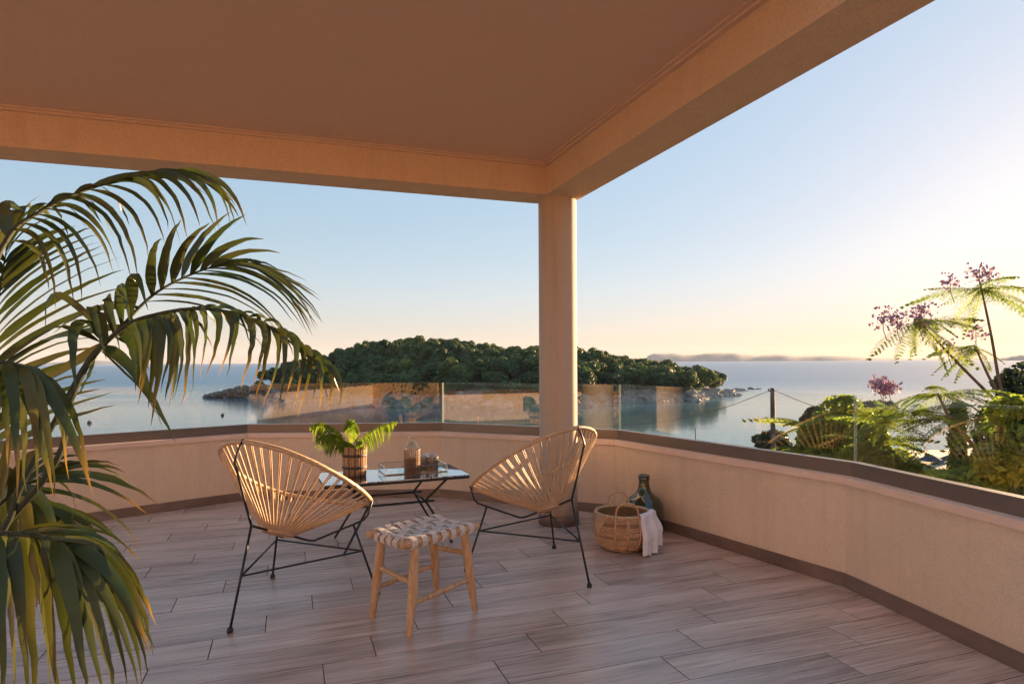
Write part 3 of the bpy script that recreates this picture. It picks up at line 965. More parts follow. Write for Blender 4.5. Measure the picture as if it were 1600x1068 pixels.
# planter with fern
def blade(mb, pts, w, nrm, prof=None, fold=0.25, col=None, tipcol=0.0):
    """leaf blade along pts with a folded midrib"""
    n = len(pts)
    vs, fs, cs = [], [], []
    prof = prof or (lambda t: math.sin(min(1, t * 1.08 + .06) * math.pi) ** 0.7 if t < .95 else 0.15)
    for i, p in enumerate(pts):
        t = i / (n - 1)
        tg = (pts[min(i + 1, n - 1)] - pts[max(i - 1, 0)])
        if tg.length < 1e-9: tg = Vector((1, 0, 0))
        tg.normalize()
        nn = nrm - tg * nrm.dot(tg)
        if nn.length < 1e-4: nn = tg.orthogonal()
        nn.normalize()
        s = tg.cross(nn)
        h = w * 0.5 * max(0.02, prof(t))
        vs += [p - s * h + nn * h * fold, p, p + s * h + nn * h * fold]
        if col is not None:
            a = tipcol * sstep(.72, 1.0, t)
            cs += [(*col, a)] * 3
    for i in range(n - 1):
        b = i * 3
        fs += [(b, b + 1, b + 4, b + 3), (b + 1, b + 2, b + 5, b + 4)]
    mb.add(vs, fs, cs if col is not None else None)
pl = thing('potted_fern', (-1.118, 4.53, TZ), 'bright green fern in a brown cane planter with two dark bands, on the table', 'plant')
MB().lathe([(0.001, 0.002), (0.074, 0.002), (0.078, 0.1), (0.080, 0.20), (0.074, 0.20), (0.070, 0.12)], 36).build('planter', M['wicker_brown'], pl, True)
for i in range(34):
    a = 2 * math.pi * i / 34
    MB().tube([((0.0745 + .007 * t) * math.cos(a), (0.0745 + .007 * t) * math.sin(a), 0.004 + .205 * t) for t in (0, .25, .5, .75, 1)], 0.0062, 6).build('reed', M['wicker'] if i % 3 else M['wicker_brown'], pl, True)
for z in (0.065, 0.148):
    MB().lathe([(0.080, z - .010), (0.0865, z - .009), (0.087, z), (0.0865, z + .009), (0.080, z + .010)], 36).build('band', M['band'], pl, True)
MB().lathe([(0.001, 0.175), (0.04, 0.178), (0.072, 0.17)], 20).build('soil', M['soil'], pl)
def fern_frond(base, mid, tip, width, seed):
    rg = random.Random(seed)
    base, mid, tip = Vector(base), Vector(mid), Vector(tip)
    n = 46
    pts = [(base * (1 - t) ** 2 + mid * 2 * t * (1 - t) + tip * t * t) for t in [i / n for i in range(n + 1)]]
    mb = MB()
    mb.tube(pts[::2], [0.0022 * (1 - i / 26) + .0006 for i in range(n // 2 + 1)], 5)
    for i in range(6, n):
        t = i / n
        tg = (pts[i + 1] - pts[i - 1]).normalized()
        side = tg.cross(Vector((0.1, -0.8, 0.55))).normalized()
        L = width * (min(1, .35 + t * 1.8) if t < .72 else max(0.16, (1 - t) / .28))
        for s_ in (-1, 1):
            d = (side * s_ * .75 + tg * 0.35 + Vector((0, -.55 * s_, 0)) + Vector((rg.gauss(0, .10), rg.gauss(0, .10), rg.gauss(0, .10)))).normalized()
            q0 = pts[i]; q1 = q0 + d * L * .42 + Vector((0, 0, -.05 * L)); q2 = q0 + d * L * .62 + Vector((0, 0, -.62 * L * rg.uniform(.8, 1.1)))
            ps = [q0 * (1 - u) ** 2 + q1 * 2 * u * (1 - u) + q2 * u * u for u in (0, .2, .4, .6, .8, 1)]
            blade(mb, ps, 0.0105 + .003 * rg.random(), Vector((rg.gauss(0, .5), -1, .5)), lambda u: (1 - u) ** .5 * (0.55 + .45 * min(1, u * 6)), 0.2)
    return mb
for i, (m, t, w) in enumerate([((-0.16, -0.03, 0.40), (-0.30, -0.05, 0.345), 0.125), ((-0.10, -0.04, 0.33), (-0.235, -0.10, 0.265), 0.105),
                               ((0.10, -0.01, 0.34), (0.315, -0.02, 0.385), 0.12), ((-0.02, 0.06, 0.42), (-0.075, 0.08, 0.36), 0.09),
                               ((0.03, -0.05, 0.27), (0.07, -0.09, 0.235), 0.05), ((-0.05, -0.05, 0.27), (-0.11, -0.10, 0.235), 0.06)]):
    fern_frond((0.012 * (i - 3), 0, 0.18), m, t, w * 1.2, i).build('frond', M['fern'], pl)

# tray, carafe, glasses
def on_table(px, py, z=TZ):
    dx, dy = px - 800, py - 564
    k = (EYE - z) * 1000 / (dx * math.sin(ROLL) + dy * math.cos(ROLL))
    return W(px, py, k)
tc = (on_table(600, 746) + on_table(700, 738) + on_table(591, 733) + on_table(684, 724)) / 4
ty = thing('tray', (tc.x, tc.y, TZ), 'mirrored tray with thin metal and glass sides, on the glass table', 'tray', rz=TA)
a, b, h = 0.225, 0.135, 0.052
MB().box((-a, -b, 0.001), (a, b, 0.006)).build('mirror_base', M['mirror'], ty)
for s in (-1, 1):
    MB().box((-a + .003, s * b - .0015, 0.0065), (a - .003, s * b + .0015, h)).build('side_glass', M['clear'], ty)
    MB().box((s * a - .0015, -b + .003, 0.0065), (s * a + .0015, b - .003, h)).build('side_glass', M['clear'], ty)
cs = [(-a, -b), (a, -b), (a, b), (-a, b)]
for i in range(4):
    p, q = cs[i], cs[(i + 1) % 4]
    MB().tube([(*p, h), (*q, h)], 0.0026, 6).build('frame_bar', M['steel'], ty)
    MB().tube([(*p, 0.002), (*p, h)], 0.0026, 6).build('frame_bar', M['steel'], ty)
    MB().tube([(*p, 0.004), (*q, 0.004)], 0.003, 6).build('frame_bar', M['steel'], ty)
def sleeve(root, r, z0, z1, nv, nh, m):
    s = MB()
    for i in range(nv):
        A = 2 * math.pi * i / nv
        s.tube([(r(z) * math.cos(A), r(z) * math.sin(A), z) for z in [lerp(z0, z1, t / 6) for t in range(7)]], 0.0023, 5)
    for j in range(nh):
        z = lerp(z0, z1, j / (nh - 1))
        s.tube([(( r(z) + .002 * (1 if (i % 2) else -1)) * math.cos(2 * math.pi * i / (nv * 2)), (r(z) + .002 * (1 if (i % 2) else -1)) * math.sin(2 * math.pi * i / (nv * 2)), z) for i in range(nv * 2)], 0.0024 if 0 < j < nh - 1 else 0.004, 5, closed=True)
    s.build('wicker_sleeve', m, root, True)
p = on_table(644, 738, TZ + .006)
cf = thing('carafe', (p.x, p.y, TZ + .0065), 'clear glass carafe in a brown wicker sleeve, on the tray', 'carafe')
pr = [(0.001, 0.002), (0.046, 0.002), (0.050, 0.01), (0.052, 0.165), (0.0505, 0.18), (0.045, 0.197), (0.035, 0.213), (0.027, 0.226), (0.0245, 0.236), (0.0245, 0.258), (0.0275, 0.267)]
MB().lathe(pr + [(x - .003, z + (.0 if i == 0 else 0)) for i, (x, z) in enumerate(reversed(pr[2:]))] + [(0.001, 0.008)], 32).build('glass', M['crystal'], cf, True)
sleeve(cf, lambda z: 0.0545, 0.004, 0.165, 22, 12, M['wicker_brown'])
MB().lathe([(0.001, 0.012), (0.045, 0.012), (0.0462, 0.10), (0.001, 0.10)], 24).build('drink', m_plain('amber_drink', (0.16, 0.055, 0.02), (0.2, 0.07, 0.025), 5, 0.1, 0.0), cf, True)
for i, (px, py, lab) in enumerate([(675.5, 733, 'short glass in a grey-brown wicker sleeve, standing clear of the carafe'), (657.5, 734.5, 'short glass in a wicker sleeve half hidden behind the carafe')]):
    p = on_table(px, py, TZ + .006)
    if i: p = p + Vector((0.004, 0.04, 0))
    g = thing('drinking_glass', (p.x, p.y, TZ + .0065), lab, 'glass', 'wicker-sleeved glasses on the tray')
    MB().lathe([(0.001, 0.002), (0.036, 0.002), (0.038, 0.118), (0.036, 0.119), (0.034, 0.012), (0.001, 0.011)], 28).build('glass', M['crystal'], g, True)
    sleeve(g, lambda z: 0.0405, 0.003, 0.09, 16, 7, M['wicker_grey'])

# ------------------------------------------------------------------ stool
SA = R(47)
st = thing('stool', (-0.452, 3.255, 0), 'low teak stool with a woven cotton rope seat', 'stool', rz=SA)
HL, HD, SZ = 0.245, 0.135, 0.425
for s in (-1, 1):
    MB().tube([(x, s * HD, SZ + dz) for x, dz in ((-HL, .004), (-HL + .006, .004), (-.12, -.001), (0, -.002), (.12, .001), (HL - .006, .003), (HL, .003))], [.0185, .0215, .0205, .0195, .020, .0215, .019], 14).build('rail', M['teak'], st, True)
    MB().tube([(s * (HL - .045), -HD, SZ - .008), (s * (HL - .045), 0, SZ - .012), (s * (HL - .045), HD, SZ - .008)], 0.0165, 12).build('end_rail', M['teak'], st, True)
feet = {(-1, -1): (-0.205, -0.165), (1, -1): (0.208, -0.155), (-1, 1): (-0.205, 0.135), (1, 1): (0.2, 0.15)}
feet = {(sx, sy): (sx * 0.212, sy * 0.15) for sx in (-1, 1) for sy in (-1, 1)}
def legpt(sx, sy, z):
    t = z / (SZ - .01)
    f = feet[(sx, sy)]
    return Vector((lerp(f[0], sx * (HL - .085), t), lerp(f[1], sy * (HD - .004), t), z))
for sx in (-1, 1):
    for sy in (-1, 1):
        zs = [0.0, 0.004, 0.09, 0.20, 0.30, 0.38, SZ - .005]
        rs = [.013, .0145, .0195, .024, .0245, .021, .017]
        jt = random.Random(sx * 7 + sy)
        MB().tube([legpt(sx, sy, z) + Vector((jt.uniform(-.0025, .0025), jt.uniform(-.0025, .0025), 0)) for z in zs], rs, 12).build('leg', M['teak'], st, True)
def bar(p, q, r):
    P = [p.lerp(q, t) for t in (0, .08, .3, .5, .7, .92, 1)]
    MB().tube(P, [r * .75, r * .85, r, r * 1.05, r, r * .85, r * .75], 10).build('stretcher', M['teak'], st, True)
for sx, z in ((-1, 0.235), (1, 0.30)):
    bar(legpt(sx, -1, z), legpt(sx, 1, z + (.02 if sx < 0 else -.02)), 0.0135)
for sy, z in ((-1, 0.155), (1, 0.165)):
    bar(legpt(-1, sy, z - .012), legpt(1, sy, z + .012), 0.013)
# rope: bundles of three strands woven over and under
sag = lambda x, y: -0.020 * (1 - (x / HL) ** 2) * (1 - (y / HD) ** 2)
NX, NY = 7, 5
xs = [lerp(-HL + .062, HL - .062, i / (NX - 1)) for i in range(NX)]
ys = [lerp(-HD + .032, HD - .032, i / (NY - 1)) for i in range(NY)]
zt = SZ + .019
for i, x in enumerate(xs):
    for s in (-1.5, -.5, .5, 1.5):
        xx = x + s * 0.0078
        pts = []
        for A in (-120, -60, 0, 45, 80):
            pts.append(Vector((xx, -HD - math.cos(R(A)) * .0255 if True else 0, SZ + math.sin(R(A)) * .0255)))
        for j, y in enumerate(ys):
            up = 1 if (i + j) % 2 == 0 else -1
            pts.append(Vector((xx, y, zt + sag(xx, y) + up * 0.007)))
        for A in (80, 45, 0, -60, -120):
            pts.append(Vector((xx, HD + math.cos(R(A)) * .0255, SZ + math.sin(R(A)) * .0255)))
        MB().tube(spline(pts, 120), [.0043 * (1 + .2 * math.sin(k * 1.9)) for k in range(120)], 6).build('rope', M['rope'], st, True)
for j, y in enumerate(ys):
    for s in (-1.5, -.5, .5, 1.5):
        yy = y + s * 0.0078
        pts = [Vector((-HL + .045 - math.cos(R(A)) * .021, yy, SZ - .010 + math.sin(R(A)) * .021)) for A in (-100, -40, 20, 75)]
        for i, x in enumerate(xs):
            up = -1 if (i + j) % 2 == 0 else 1
            pts.append(Vector((x, yy, zt + sag(x, yy) + up * 0.007)))
        pts += [Vector((HL - .045 + math.cos(R(A)) * .021, yy, SZ - .010 + math.sin(R(A)) * .021)) for A in (75, 20, -40, -100)]
        MB().tube(spline(pts, 130), [.0043 * (1 + .2 * math.sin(k * 1.9)) for k in range(130)], 6).build('rope', M['rope'], st, True)

# ------------------------------------------------------------------ basket, towel, demijohn
bk = thing('wicker_basket', (0.755, 4.40, 0), 'round rattan basket with two loop handles, in front of the green bottle', 'basket')
BP = [(0.10, 0.008), (0.135, 0.012), (0.165, 0.035), (0.192, 0.08), (0.208, 0.13), (0.207, 0.175), (0.198, 0.215), (0.184, 0.245)]
def br(z):
    return interp(z, [(b_, a_) for a_, b_ in BP])
MB().lathe([(0.001, 0.006)] + [(r - .006, z) for r, z in BP], 48).build('lining', M['wicker_dark'], bk, True)
rg = random.Random(9)
nz = 21
for i in range(nz):
    z = lerp(0.012, 0.235, i / (nz - 1))
    r = br(z)
    ph = rg.random() * 6.28
    MB().tube([((r + .0016 * math.sin(k * math.pi / 2 + ph) ) * math.cos(2 * math.pi * k / 64), (r + .0016 * math.sin(k * math.pi / 2 + ph)) * math.sin(2 * math.pi * k / 64), z + .0015 * math.sin(k * .7 + ph)) for k in range(64)], 0.0058, 5, closed=True).build('cane_row', M['wicker'] if rg.random() < .8 else M['wicker_dark'], bk, True)
MB().tube([(0.184 * math.cos(2 * math.pi * k / 56), 0.184 * math.sin(2 * math.pi * k / 56), 0.247) for k in range(56)], 0.0105, 8, closed=True).build('rim', M['rattan_wrap'], bk, True)
def wall_pt(a, z, out=.0085): return Vector(((br(z) + out) * math.cos(a), (br(z) + out) * math.sin(a), z))
HA = R(-90)
for (A0, name) in ((HA, 'near'), (HA + math.pi, 'far')):
    w = 0.40
    pts = [wall_pt(A0 - w, z) for z in (0.02, 0.07, 0.13, 0.19, 0.235)]
    top = []
    for k in range(1, 12):
        t = math.pi * k / 12
        aa = A0 - w * math.cos(t)
        top.append(Vector((0.190 * math.cos(aa), 0.190 * math.sin(aa), 0.25 + 0.095 * math.sin(t) ** .75)))
    pts += top + [wall_pt(A0 + w, z) for z in (0.235, 0.19, 0.13, 0.07, 0.02)]
    MB().tube(spline(pts, 50), 0.0068, 8).build('handle', M['wicker'], bk, True)
    for k in (-.02, .02):
        MB().tube([wall_pt(A0 + k, z, .0075) for z in (0.018, 0.07, 0.13, 0.19, 0.24)], 0.0052, 6).build('stake', M['wicker'], bk, True)
for A0 in (HA - 1.05, HA + 1.05, HA + math.pi - 1.05, HA + math.pi + 1.05):    # wrapped wedges of the rib joints
    w = MB()
    for k in range(15):
        hw = 0.34 * (1 - k / 15)
        z = 0.238 - k * 0.0085
        w.tube([wall_pt(A0 + hw * t, z, .0065) for t in (-1, -.5, 0, .5, 1)], 0.0052, 5)
    w.build('wedge_weave', M['rattan'], bk, True)

# towel over the right edge of the rim
def towel():
    mb = MB()
    nu, nv = 30, 34
    A0 = R(-38)
    vs = []
    for j in range(nv + 1):
        t = j / nv
        s = t * 0.40                        # along the cloth: inside -> over the rim -> outside
        for i in range(nu + 1):
            u = i / nu - .5
            fold = 0.011 * math.sin(u * 17 + 1.2) + 0.006 * math.sin(u * 31 + t * 3)
            ang = A0 + u * (0.92 + .12 * t) 
            if s < 0.10:
                z = 0.165 + s * 0.93; rad = 0.176 - (0.10 - s) * .12
            elif s < 0.15:
                q = (s - .10) / .05 * math.pi
                z = 0.258 + 0.014 * math.sin(q); rad = 0.188 - 0.022 * math.cos(q)
            else:
                d = s - .15
                z = 0.258 - d * .97
                rad = max(br(max(.02, z)) + 0.013, 0.21) + 0.032 * sstep(0, .2, d)
            k = sstep(.09, .3, s)
            rad += max(-.004, fold) * (0.35 + 1.0 * k) + .004
            z += 0.010 * math.sin(u * 9) * k + (u * .055) * k
            vs.append((rad * math.cos(ang), rad * math.sin(ang), max(z, .012)))
    fs = [(j * (nu + 1) + i, j * (nu + 1) + i + 1, (j + 1) * (nu + 1) + i + 1, (j + 1) * (nu + 1) + i) for j in range(nv) for i in range(nu)]
    return mb.add(vs, fs)
tw = towel().build('towel', M['linen'], None, True, (0.755, 4.40, 0))
sm = tw.modifiers.new('thick', 'SOLIDIFY'); sm.thickness = 0.005; sm.offset = 1
tag(tw, 'white linen towel hanging over the right rim of the basket', 'towel')

dj = thing('demijohn', (0.985, 4.80, 0), 'big round dark green glass bottle behind the basket', 'bottle')
dp = [(0.001, 0.012), (0.07, 0.002), (0.11, 0.008), (0.136, 0.04), (0.147, 0.09), (0.148, 0.15), (0.142, 0.20), (0.124, 0.24), (0.095, 0.268), (0.066, 0.292), (0.048, 0.32), (0.040, 0.355), (0.0375, 0.392), (0.037, 0.402)]
MB().lathe([(p.x, p.y) for p in spline([(r, z, 0) for r, z in dp], 44)] + [(0.03, 0.402), (0.03, 0.33)], 48).build('body', M['demijohn'], dj, True)
MB().lathe([(0.0375, 0.392), (0.043, 0.394), (0.0445, 0.402), (0.041, 0.408), (0.041, 0.413), (0.0435, 0.418), (0.0425, 0.427), (0.034, 0.429), (0.03, 0.42)], 32).build('lip', M['demijohn'], dj, True)

# ------------------------------------------------------------------ palm in the left foreground
PB = Vector((-1.52, 1.42, 0.0))
pm = thing('potted_palm', tuple(PB), 'large potted palm with long drooping fronds in the left foreground', 'plant')
MB().lathe([(0.001, 0.0), (0.15, 0.0), (0.155, 0.01), (0.20, 0.40), (0.205, 0.42), (0.185, 0.42), (0.18, 0.39), (0.001, 0.385)], 36).build('pot', M['pot'], pm, True)
MB().lathe([(0.001, 0.375), (0.09, 0.395), (0.175, 0.39)], 20).build('soil', M['soil'], pm)
MB().tube([(0, 0, .36), (0.01, 0, .5), (0.015, 0.01, .62)], [.05, .042, .03], 12).build('trunk', M['bark'], pm, True)
prg = random.Random(21)
VIEWN = Vector((0.05, -0.75, 0.65))
def frond(rach, sides, rad=0.0058, explicit=()):
    wp = [PB + Vector((0.015, 0.01, 0.55))] + [W(*q) for q in rach]
    pts = spline(wp, 60)
    # parameter over the given (visible) part only
    n0 = int(59 / (len(wp) - 1))
    vis = pts[n0:]
    fr = MB()
    fr.tube(pts, [lerp(rad * 1.25, rad * .25, i / 59) for i in range(60)], 7)
    fo = fr.build('frond', M['petiole'], pm, True)
    fo.location = -PB
    def at(t):
        f = t * (len(vis) - 1); k = min(int(f), len(vis) - 2)
        return vis[k].lerp(vis[k + 1], f - k)
    def leaflet(t, mid, tip, wpx, nrm=None, tipc=0.0, shade=None):
        b = at(t)
        m_, t_ = W(*mid), W(*tip)
        pts_ = [b * (1 - s) ** 2 + m_ * 2 * s * (1 - s) + t_ * s * s for s in [i / 13 for i in range(14)]]
        dr = prg.uniform(.01, .05)
        pts_ = [q - Vector((0, 0, dr * (i / 13) ** 3)) + Vector((prg.gauss(0, .0012), prg.gauss(0, .0012), prg.gauss(0, .0012))) * (i / 13) for i, q in enumerate(pts_)]
        w = 0.78 * wpx / 1000 * ((b.y + t_.y) / 2)
        mb = MB()
        g = shade or prg.uniform(.75, 1.25)
        hu = prg.uniform(-.15, .30)
        nn = (nrm or VIEWN) + Vector((prg.gauss(0, .35), prg.gauss(0, .2), prg.gauss(0, .35)))
        blade(mb, pts_, w, nn.normalized(), lambda s: (min(1, .28 + s * 4.2) * (1 - max(0, s - .26) / .74 ) ** .78), 0.22,
              (g * (1 + hu), g, g * (1 - hu * .5)), tipc)
        mb.build('leaflet', M['palm'], fo, True)
    for (n, t0, t1, tips, bulge, wpx, tipc) in sides:
        n = int(n * 1.45)
        for i in range(n):
            f = i / max(1, n - 1)
            t = min(1, max(0, lerp(t0, t1, f) + prg.uniform(-.008, .008)))
            g = f * (len(tips) - 1); k = min(int(g), len(tips) - 2); g -= k
            tp = [lerp(tips[k][c], tips[k + 1][c], g) for c in range(3)]
            tp[0] += prg.uniform(-7, 7); tp[1] += prg.uniform(-7, 7); tp[2] += prg.uniform(-.05, .05)
            b = at(t)
            bx = 800 + b.x / b.y * 1000; by = 564 - (b.z - EYE) / b.y * 1000
            md = (lerp(bx, tp[0], .45) + bulge[0] * prg.uniform(.7, 1.3), lerp(by, tp[1], .45) + bulge[1] * prg.uniform(.7, 1.3), lerp(b.y, tp[2], .45) - prg.uniform(0, .04))
            leaflet(t, md, tp, wpx * prg.uniform(.8, 1.15), None, tipc if prg.random() < .6 else 0.0)
    for e in explicit:
        leaflet(*e)
# top frond arching to the right
frond([(-40, 500, 1.55), (12, 372, 1.6), (60, 332, 1.64), (120, 302, 1.7), (190, 280, 1.78), (255, 268, 1.85), (300, 272, 1.9)],
      [(12, .50, 1.0, [(300, 268, 1.95), (345, 285, 2.0), (378, 330, 2.02)], (0, -18), 13, .3),
       (14, .16, .97, [(70, 440, 1.6), (128, 460, 1.62), (180, 398, 1.7), (225, 408, 1.72), (262, 352, 1.8), (308, 348, 1.86), (352, 335, 1.9), (384, 334, 1.95)], (30, -38), 15, .4),
       (6, .12, .5, [(30, 310, 1.75), (95, 345, 1.78), (150, 345, 1.8), (200, 335, 1.85)], (6, -45), 22, 0)],
      explicit=[(.18, (-6, 300, 1.62), (38, 318, 1.58), 34)])
# upright-leaved frond in the middle
frond([(-20, 860, 1.30), (35, 755, 1.32), (95, 640, 1.38), (140, 560, 1.42), (185, 515, 1.47), (240, 460, 1.55), (300, 428, 1.62), (350, 412, 1.68), (390, 404, 1.72)],
      [(9, .80, 1.0, [(430, 412, 1.8), (470, 432, 1.8), (503, 452, 1.8), (503, 466, 1.8), (505, 492, 1.8), (492, 508, 1.78)], (8, -14), 9, .2),
       (8, .60, .9, [(420, 520, 1.6), (450, 500, 1.66), (480, 500, 1.7), (498, 488, 1.74)], (30, -34), 9, .2)],
      explicit=[(.625, (230, 395, 1.5), (254, 342, 1.5), 21, Vector((.2, -1, .1))), (.655, (256, 380, 1.54), (283, 326, 1.52), 21, Vector((.2, -1, .1))),
                (.69, (278, 385, 1.57), (327, 328, 1.55), 22, Vector((.1, -1, .1))), (.72, (300, 380, 1.6), (360, 317, 1.58), 22, Vector((.1, -1, .1))),
                (.75, (322, 375, 1.62), (383, 321, 1.62), 20, Vector((.1, -1, .2))), (.785, (345, 378, 1.65), (413, 349, 1.66), 18, Vector((.1, -1, .3))),
                (.82, (370, 385, 1.68), (440, 384, 1.7), 14), (.85, (388, 398, 1.7), (437, 412, 1.74), 12),
                (.55, (205, 378, 1.5), (230, 474, 1.44), 25), (.52, (180, 392, 1.47), (207, 492, 1.41), 26), (.49, (152, 405, 1.45), (188, 512, 1.38), 27),
                (.46, (122, 418, 1.43), (166, 540, 1.36), 27), (.47, (60, 400, 1.44), (72, 500, 1.45), 18), (.45, (100, 450, 1.40), (118, 600, 1.32), 34),
                (.53, (240, 500, 1.46), (243, 590, 1.40), 24), (.50, (215, 520, 1.43), (212, 600, 1.38), 22), (.58, (150, 470, 1.5), (84, 500, 1.55), 15),
                (.44, (105, 505, 1.40), (70, 492, 1.45), 16), (.52, (130, 520, 1.46), (60, 520, 1.6), 16), (.46, (80, 600, 1.42), (0, 600, 1.55), 18),
                (.43, (205, 555, 1.40), (272, 658, 1.38), 26, Vector((.3, -.8, .5))), (.40, (150, 590, 1.40), (95, 640, 1.3), 14),
                (.55, (205, 545, 1.46), (240, 598, 1.42), 26), (.42, (230, 610, 1.42), (255, 640, 1.44), 5), (.48, (240, 552, 1.46), (232, 560, 1.5), 10)])
# right-hand drooping frond
frond([(60, 760, 1.30), (105, 640, 1.36), (140, 565, 1.40), (195, 510, 1.39), (250, 490, 1.38), (310, 482, 1.37), (370, 490, 1.36), (425, 512, 1.36), (465, 545, 1.36), (492, 580, 1.36)],
      [(15, .42, 1.0, [(245, 598, 1.34), (284, 612, 1.32), (318, 560, 1.33), (345, 572, 1.33), (386, 594, 1.32), (422, 610, 1.32), (456, 612, 1.32), (492, 618, 1.33), (526, 616, 1.34)], (34, -36), 17, .85),
       (11, .50, 1.0, [(330, 520, 1.42), (400, 500, 1.42), (455, 530, 1.42), (500, 580, 1.42), (530, 606, 1.4)], (4, -22), 11, .5),
       (5, .36, .52, [(215, 590, 1.36), (240, 625, 1.36), (284, 606, 1.34)], (26, -30), 24, .5)])
# fan of leaves going up on the far left
frond([(-60, 760, 1.85), (-30, 640, 1.88), (-10, 540, 1.9), (0, 450, 1.9), (12, 380, 1.9)],
      [(17, .05, 1.0, [(175, 620, 1.95), (160, 575, 1.95), (150, 520, 1.95), (215, 420, 1.98), (168, 376, 1.98), (150, 350, 1.98), (110, 345, 1.95), (60, 300, 1.95)], (-12, -12), 19, .15),
       (9, .1, .9, [(-60, 640, 1.8), (-60, 560, 1.8), (-40, 480, 1.8), (-30, 400, 1.8)], (-10, -30), 20, 0)])
# near drooping frond, left edge
frond([(-150, 700, 1.12), (-90, 610, 1.10), (-40, 572, 1.08), (10, 566, 1.06), (45, 578, 1.05), (75, 600, 1.05)],
      [(6, .35, .8, [(-30, 720, 1.0), (0, 700, 1.0), (42, 742, 1.0), (80, 732, 1.02)], (10, -40), 26, .5)],
      explicit=[(.70, (95, 600, 1.02), (146, 762, 1.0), 30, None, .9), (.78, (95, 590, 1.04), (105, 728, 1.02), 26, None, .8), (.66, (62, 640, 1.0), (82, 732, 1.0), 28, None, .5), (.85, (115, 610, 1.06), (140, 700, 1.05), 20, None, .6)])
# low frond reaching right
frond([(-80, 880, 1.40), (-30, 820, 1.42), (15, 775, 1.44), (55, 750, 1.46), (95, 738, 1.48)],
      [(7, .45, 1.0, [(60, 700, 1.5), (130, 692, 1.52), (183, 713, 1.55), (205, 728, 1.56)], (-4, -18), 13, .3)],
      explicit=[(.75, (150, 722, 1.5), (253, 779, 1.5), 17, None, .8), (.7, (140, 735, 1.48), (230, 782, 1.48), 14, None, .9), (.82, (170, 722, 1.52), (228, 772, 1.52), 10, None, .6),
                (.60, (165, 760, 1.44), (222, 848, 1.4), 9, None, .5), (.55, (150, 800, 1.42), (215, 850, 1.38), 9, None, .4), (.5, (70, 735, 1.4), (104, 860, 1.3), 30, None, 1.0),
                (.58, (85, 770, 1.42), (118, 752, 1.44), 22), (.4, (15, 690, 1.4), (20, 650, 1.4), 26), (.5, (40, 690, 1.42), (90, 690, 1.45), 22), (.9, (130, 770, 1.5), (112, 790, 1.48), 8)])
# bottom frond with hanging ribbed leaflets
frond([(-140, 860, 1.12), (-80, 838, 1.10), (-20, 832, 1.08), (30, 834, 1.07), (80, 842, 1.06), (120, 856, 1.06)],
      [(9, .30, .92, [(-60, 1060, 1.0), (-10, 1075, 1.0), (40, 1085, 1.0), (85, 1095, 1.0), (125, 1085, 1.0), (178, 1078, 1.0)], (6, -45), 33, .0),
       (6, .84, 1.0, [(180, 1065, 1.0), (215, 1045, 1.02), (226, 1015, 1.03), (238, 1000, 1.05), (240, 960, 1.06)], (26, -42), 27, 1.0),
       (7, .62, 1.0, [(205, 880, 1.12), (222, 900, 1.12), (238, 940, 1.1), (242, 985, 1.1)], (34, -52), 14, .7)],
      explicit=[(.6, (110, 795, 1.1), (200, 860, 1.12), 12), (.55, (160, 800, 1.12), (224, 850, 1.12), 9, None, .5)])
# last frond: pendant leaves behind the bottom one
frond([(-110, 800, 1.62), (-40, 745, 1.62), (10, 730, 1.62), (40, 760, 1.6), (60, 800, 1.6)],
      [(9, .35, 1.0, [(-30, 900, 1.6), (20, 930, 1.6), (70, 930, 1.6), (150, 905, 1.62), (190, 850, 1.64)], (14, -40), 20, .3)])

# ------------------------------------------------------------------ garden on the right
def leaf_template(seed, L=0.62, fine=False):
    """a twice-feathered leaf along +x; returns verts (n,3) quads"""
    rg = random.Random(seed)
    vs = []
    npair = 15 if fine else 13
    bend = rg.uniform(-.35, .35)
    arch = rg.uniform(.28, .6)
    for i in range(npair):
        t = (i + 1.2) / (npair + 0.6)
        x = L * t; z0 = -arch * L * t ** 2.0
        pl_ = (0.20 * rg.uniform(.6, 1.15) if fine else 0.165 * rg.uniform(.8, 1.15)) * L * (math.sin(min(1, t * 1.05 + .08) * math.pi) ** .65) + .02
        for s in (-1, 1):
            d = Vector((0.55, s * 1.0, -0.50 + rg.uniform(-.15, .15))).normalized()
            nl = 7
            for k in range(nl):
                q = (k + 1) / nl
                c = Vector((x, bend * L * t * t, z0)) + d * pl_ * q + Vector((0, 0, -.10 * pl_ * q * q))
                for s2 in (-1, 1):
                    e = (Vector((s2 * 0.9, s * 0.25, rg.uniform(-.35, .2))) + d * .35).normalized() * ((0.022 if fine else 0.031) * rg.uniform(.6, 1.2) * (1.15 - .55 * q) * L / .6)
                    wv = d * (0.0068 if fine else 0.0100) * L / .6
                    vs += [c - wv, c + wv, c + e + wv * .5, c + e - wv * .7]
    # midrib
    for i in range(6):
        a, b = i / 6, (i + 1) / 6
        pa = Vector((L * a, bend * L * a * a, -arch * L * a * a)); pb = Vector((L * b, bend * L * b * b, -arch * L * b * b))
        vs += [pa - Vector((0, .003, 0)), pb - Vector((0, .002, 0)), pb + Vector((0, .002, 0)), pa + Vector((0, .003, 0))]
    return np.array([tuple(v) for v in vs], dtype=np.float64)
TEMPL = [leaf_template(s) for s in range(6)]
FINE = [leaf_template(50 + s, 0.62, True) for s in range(7)]
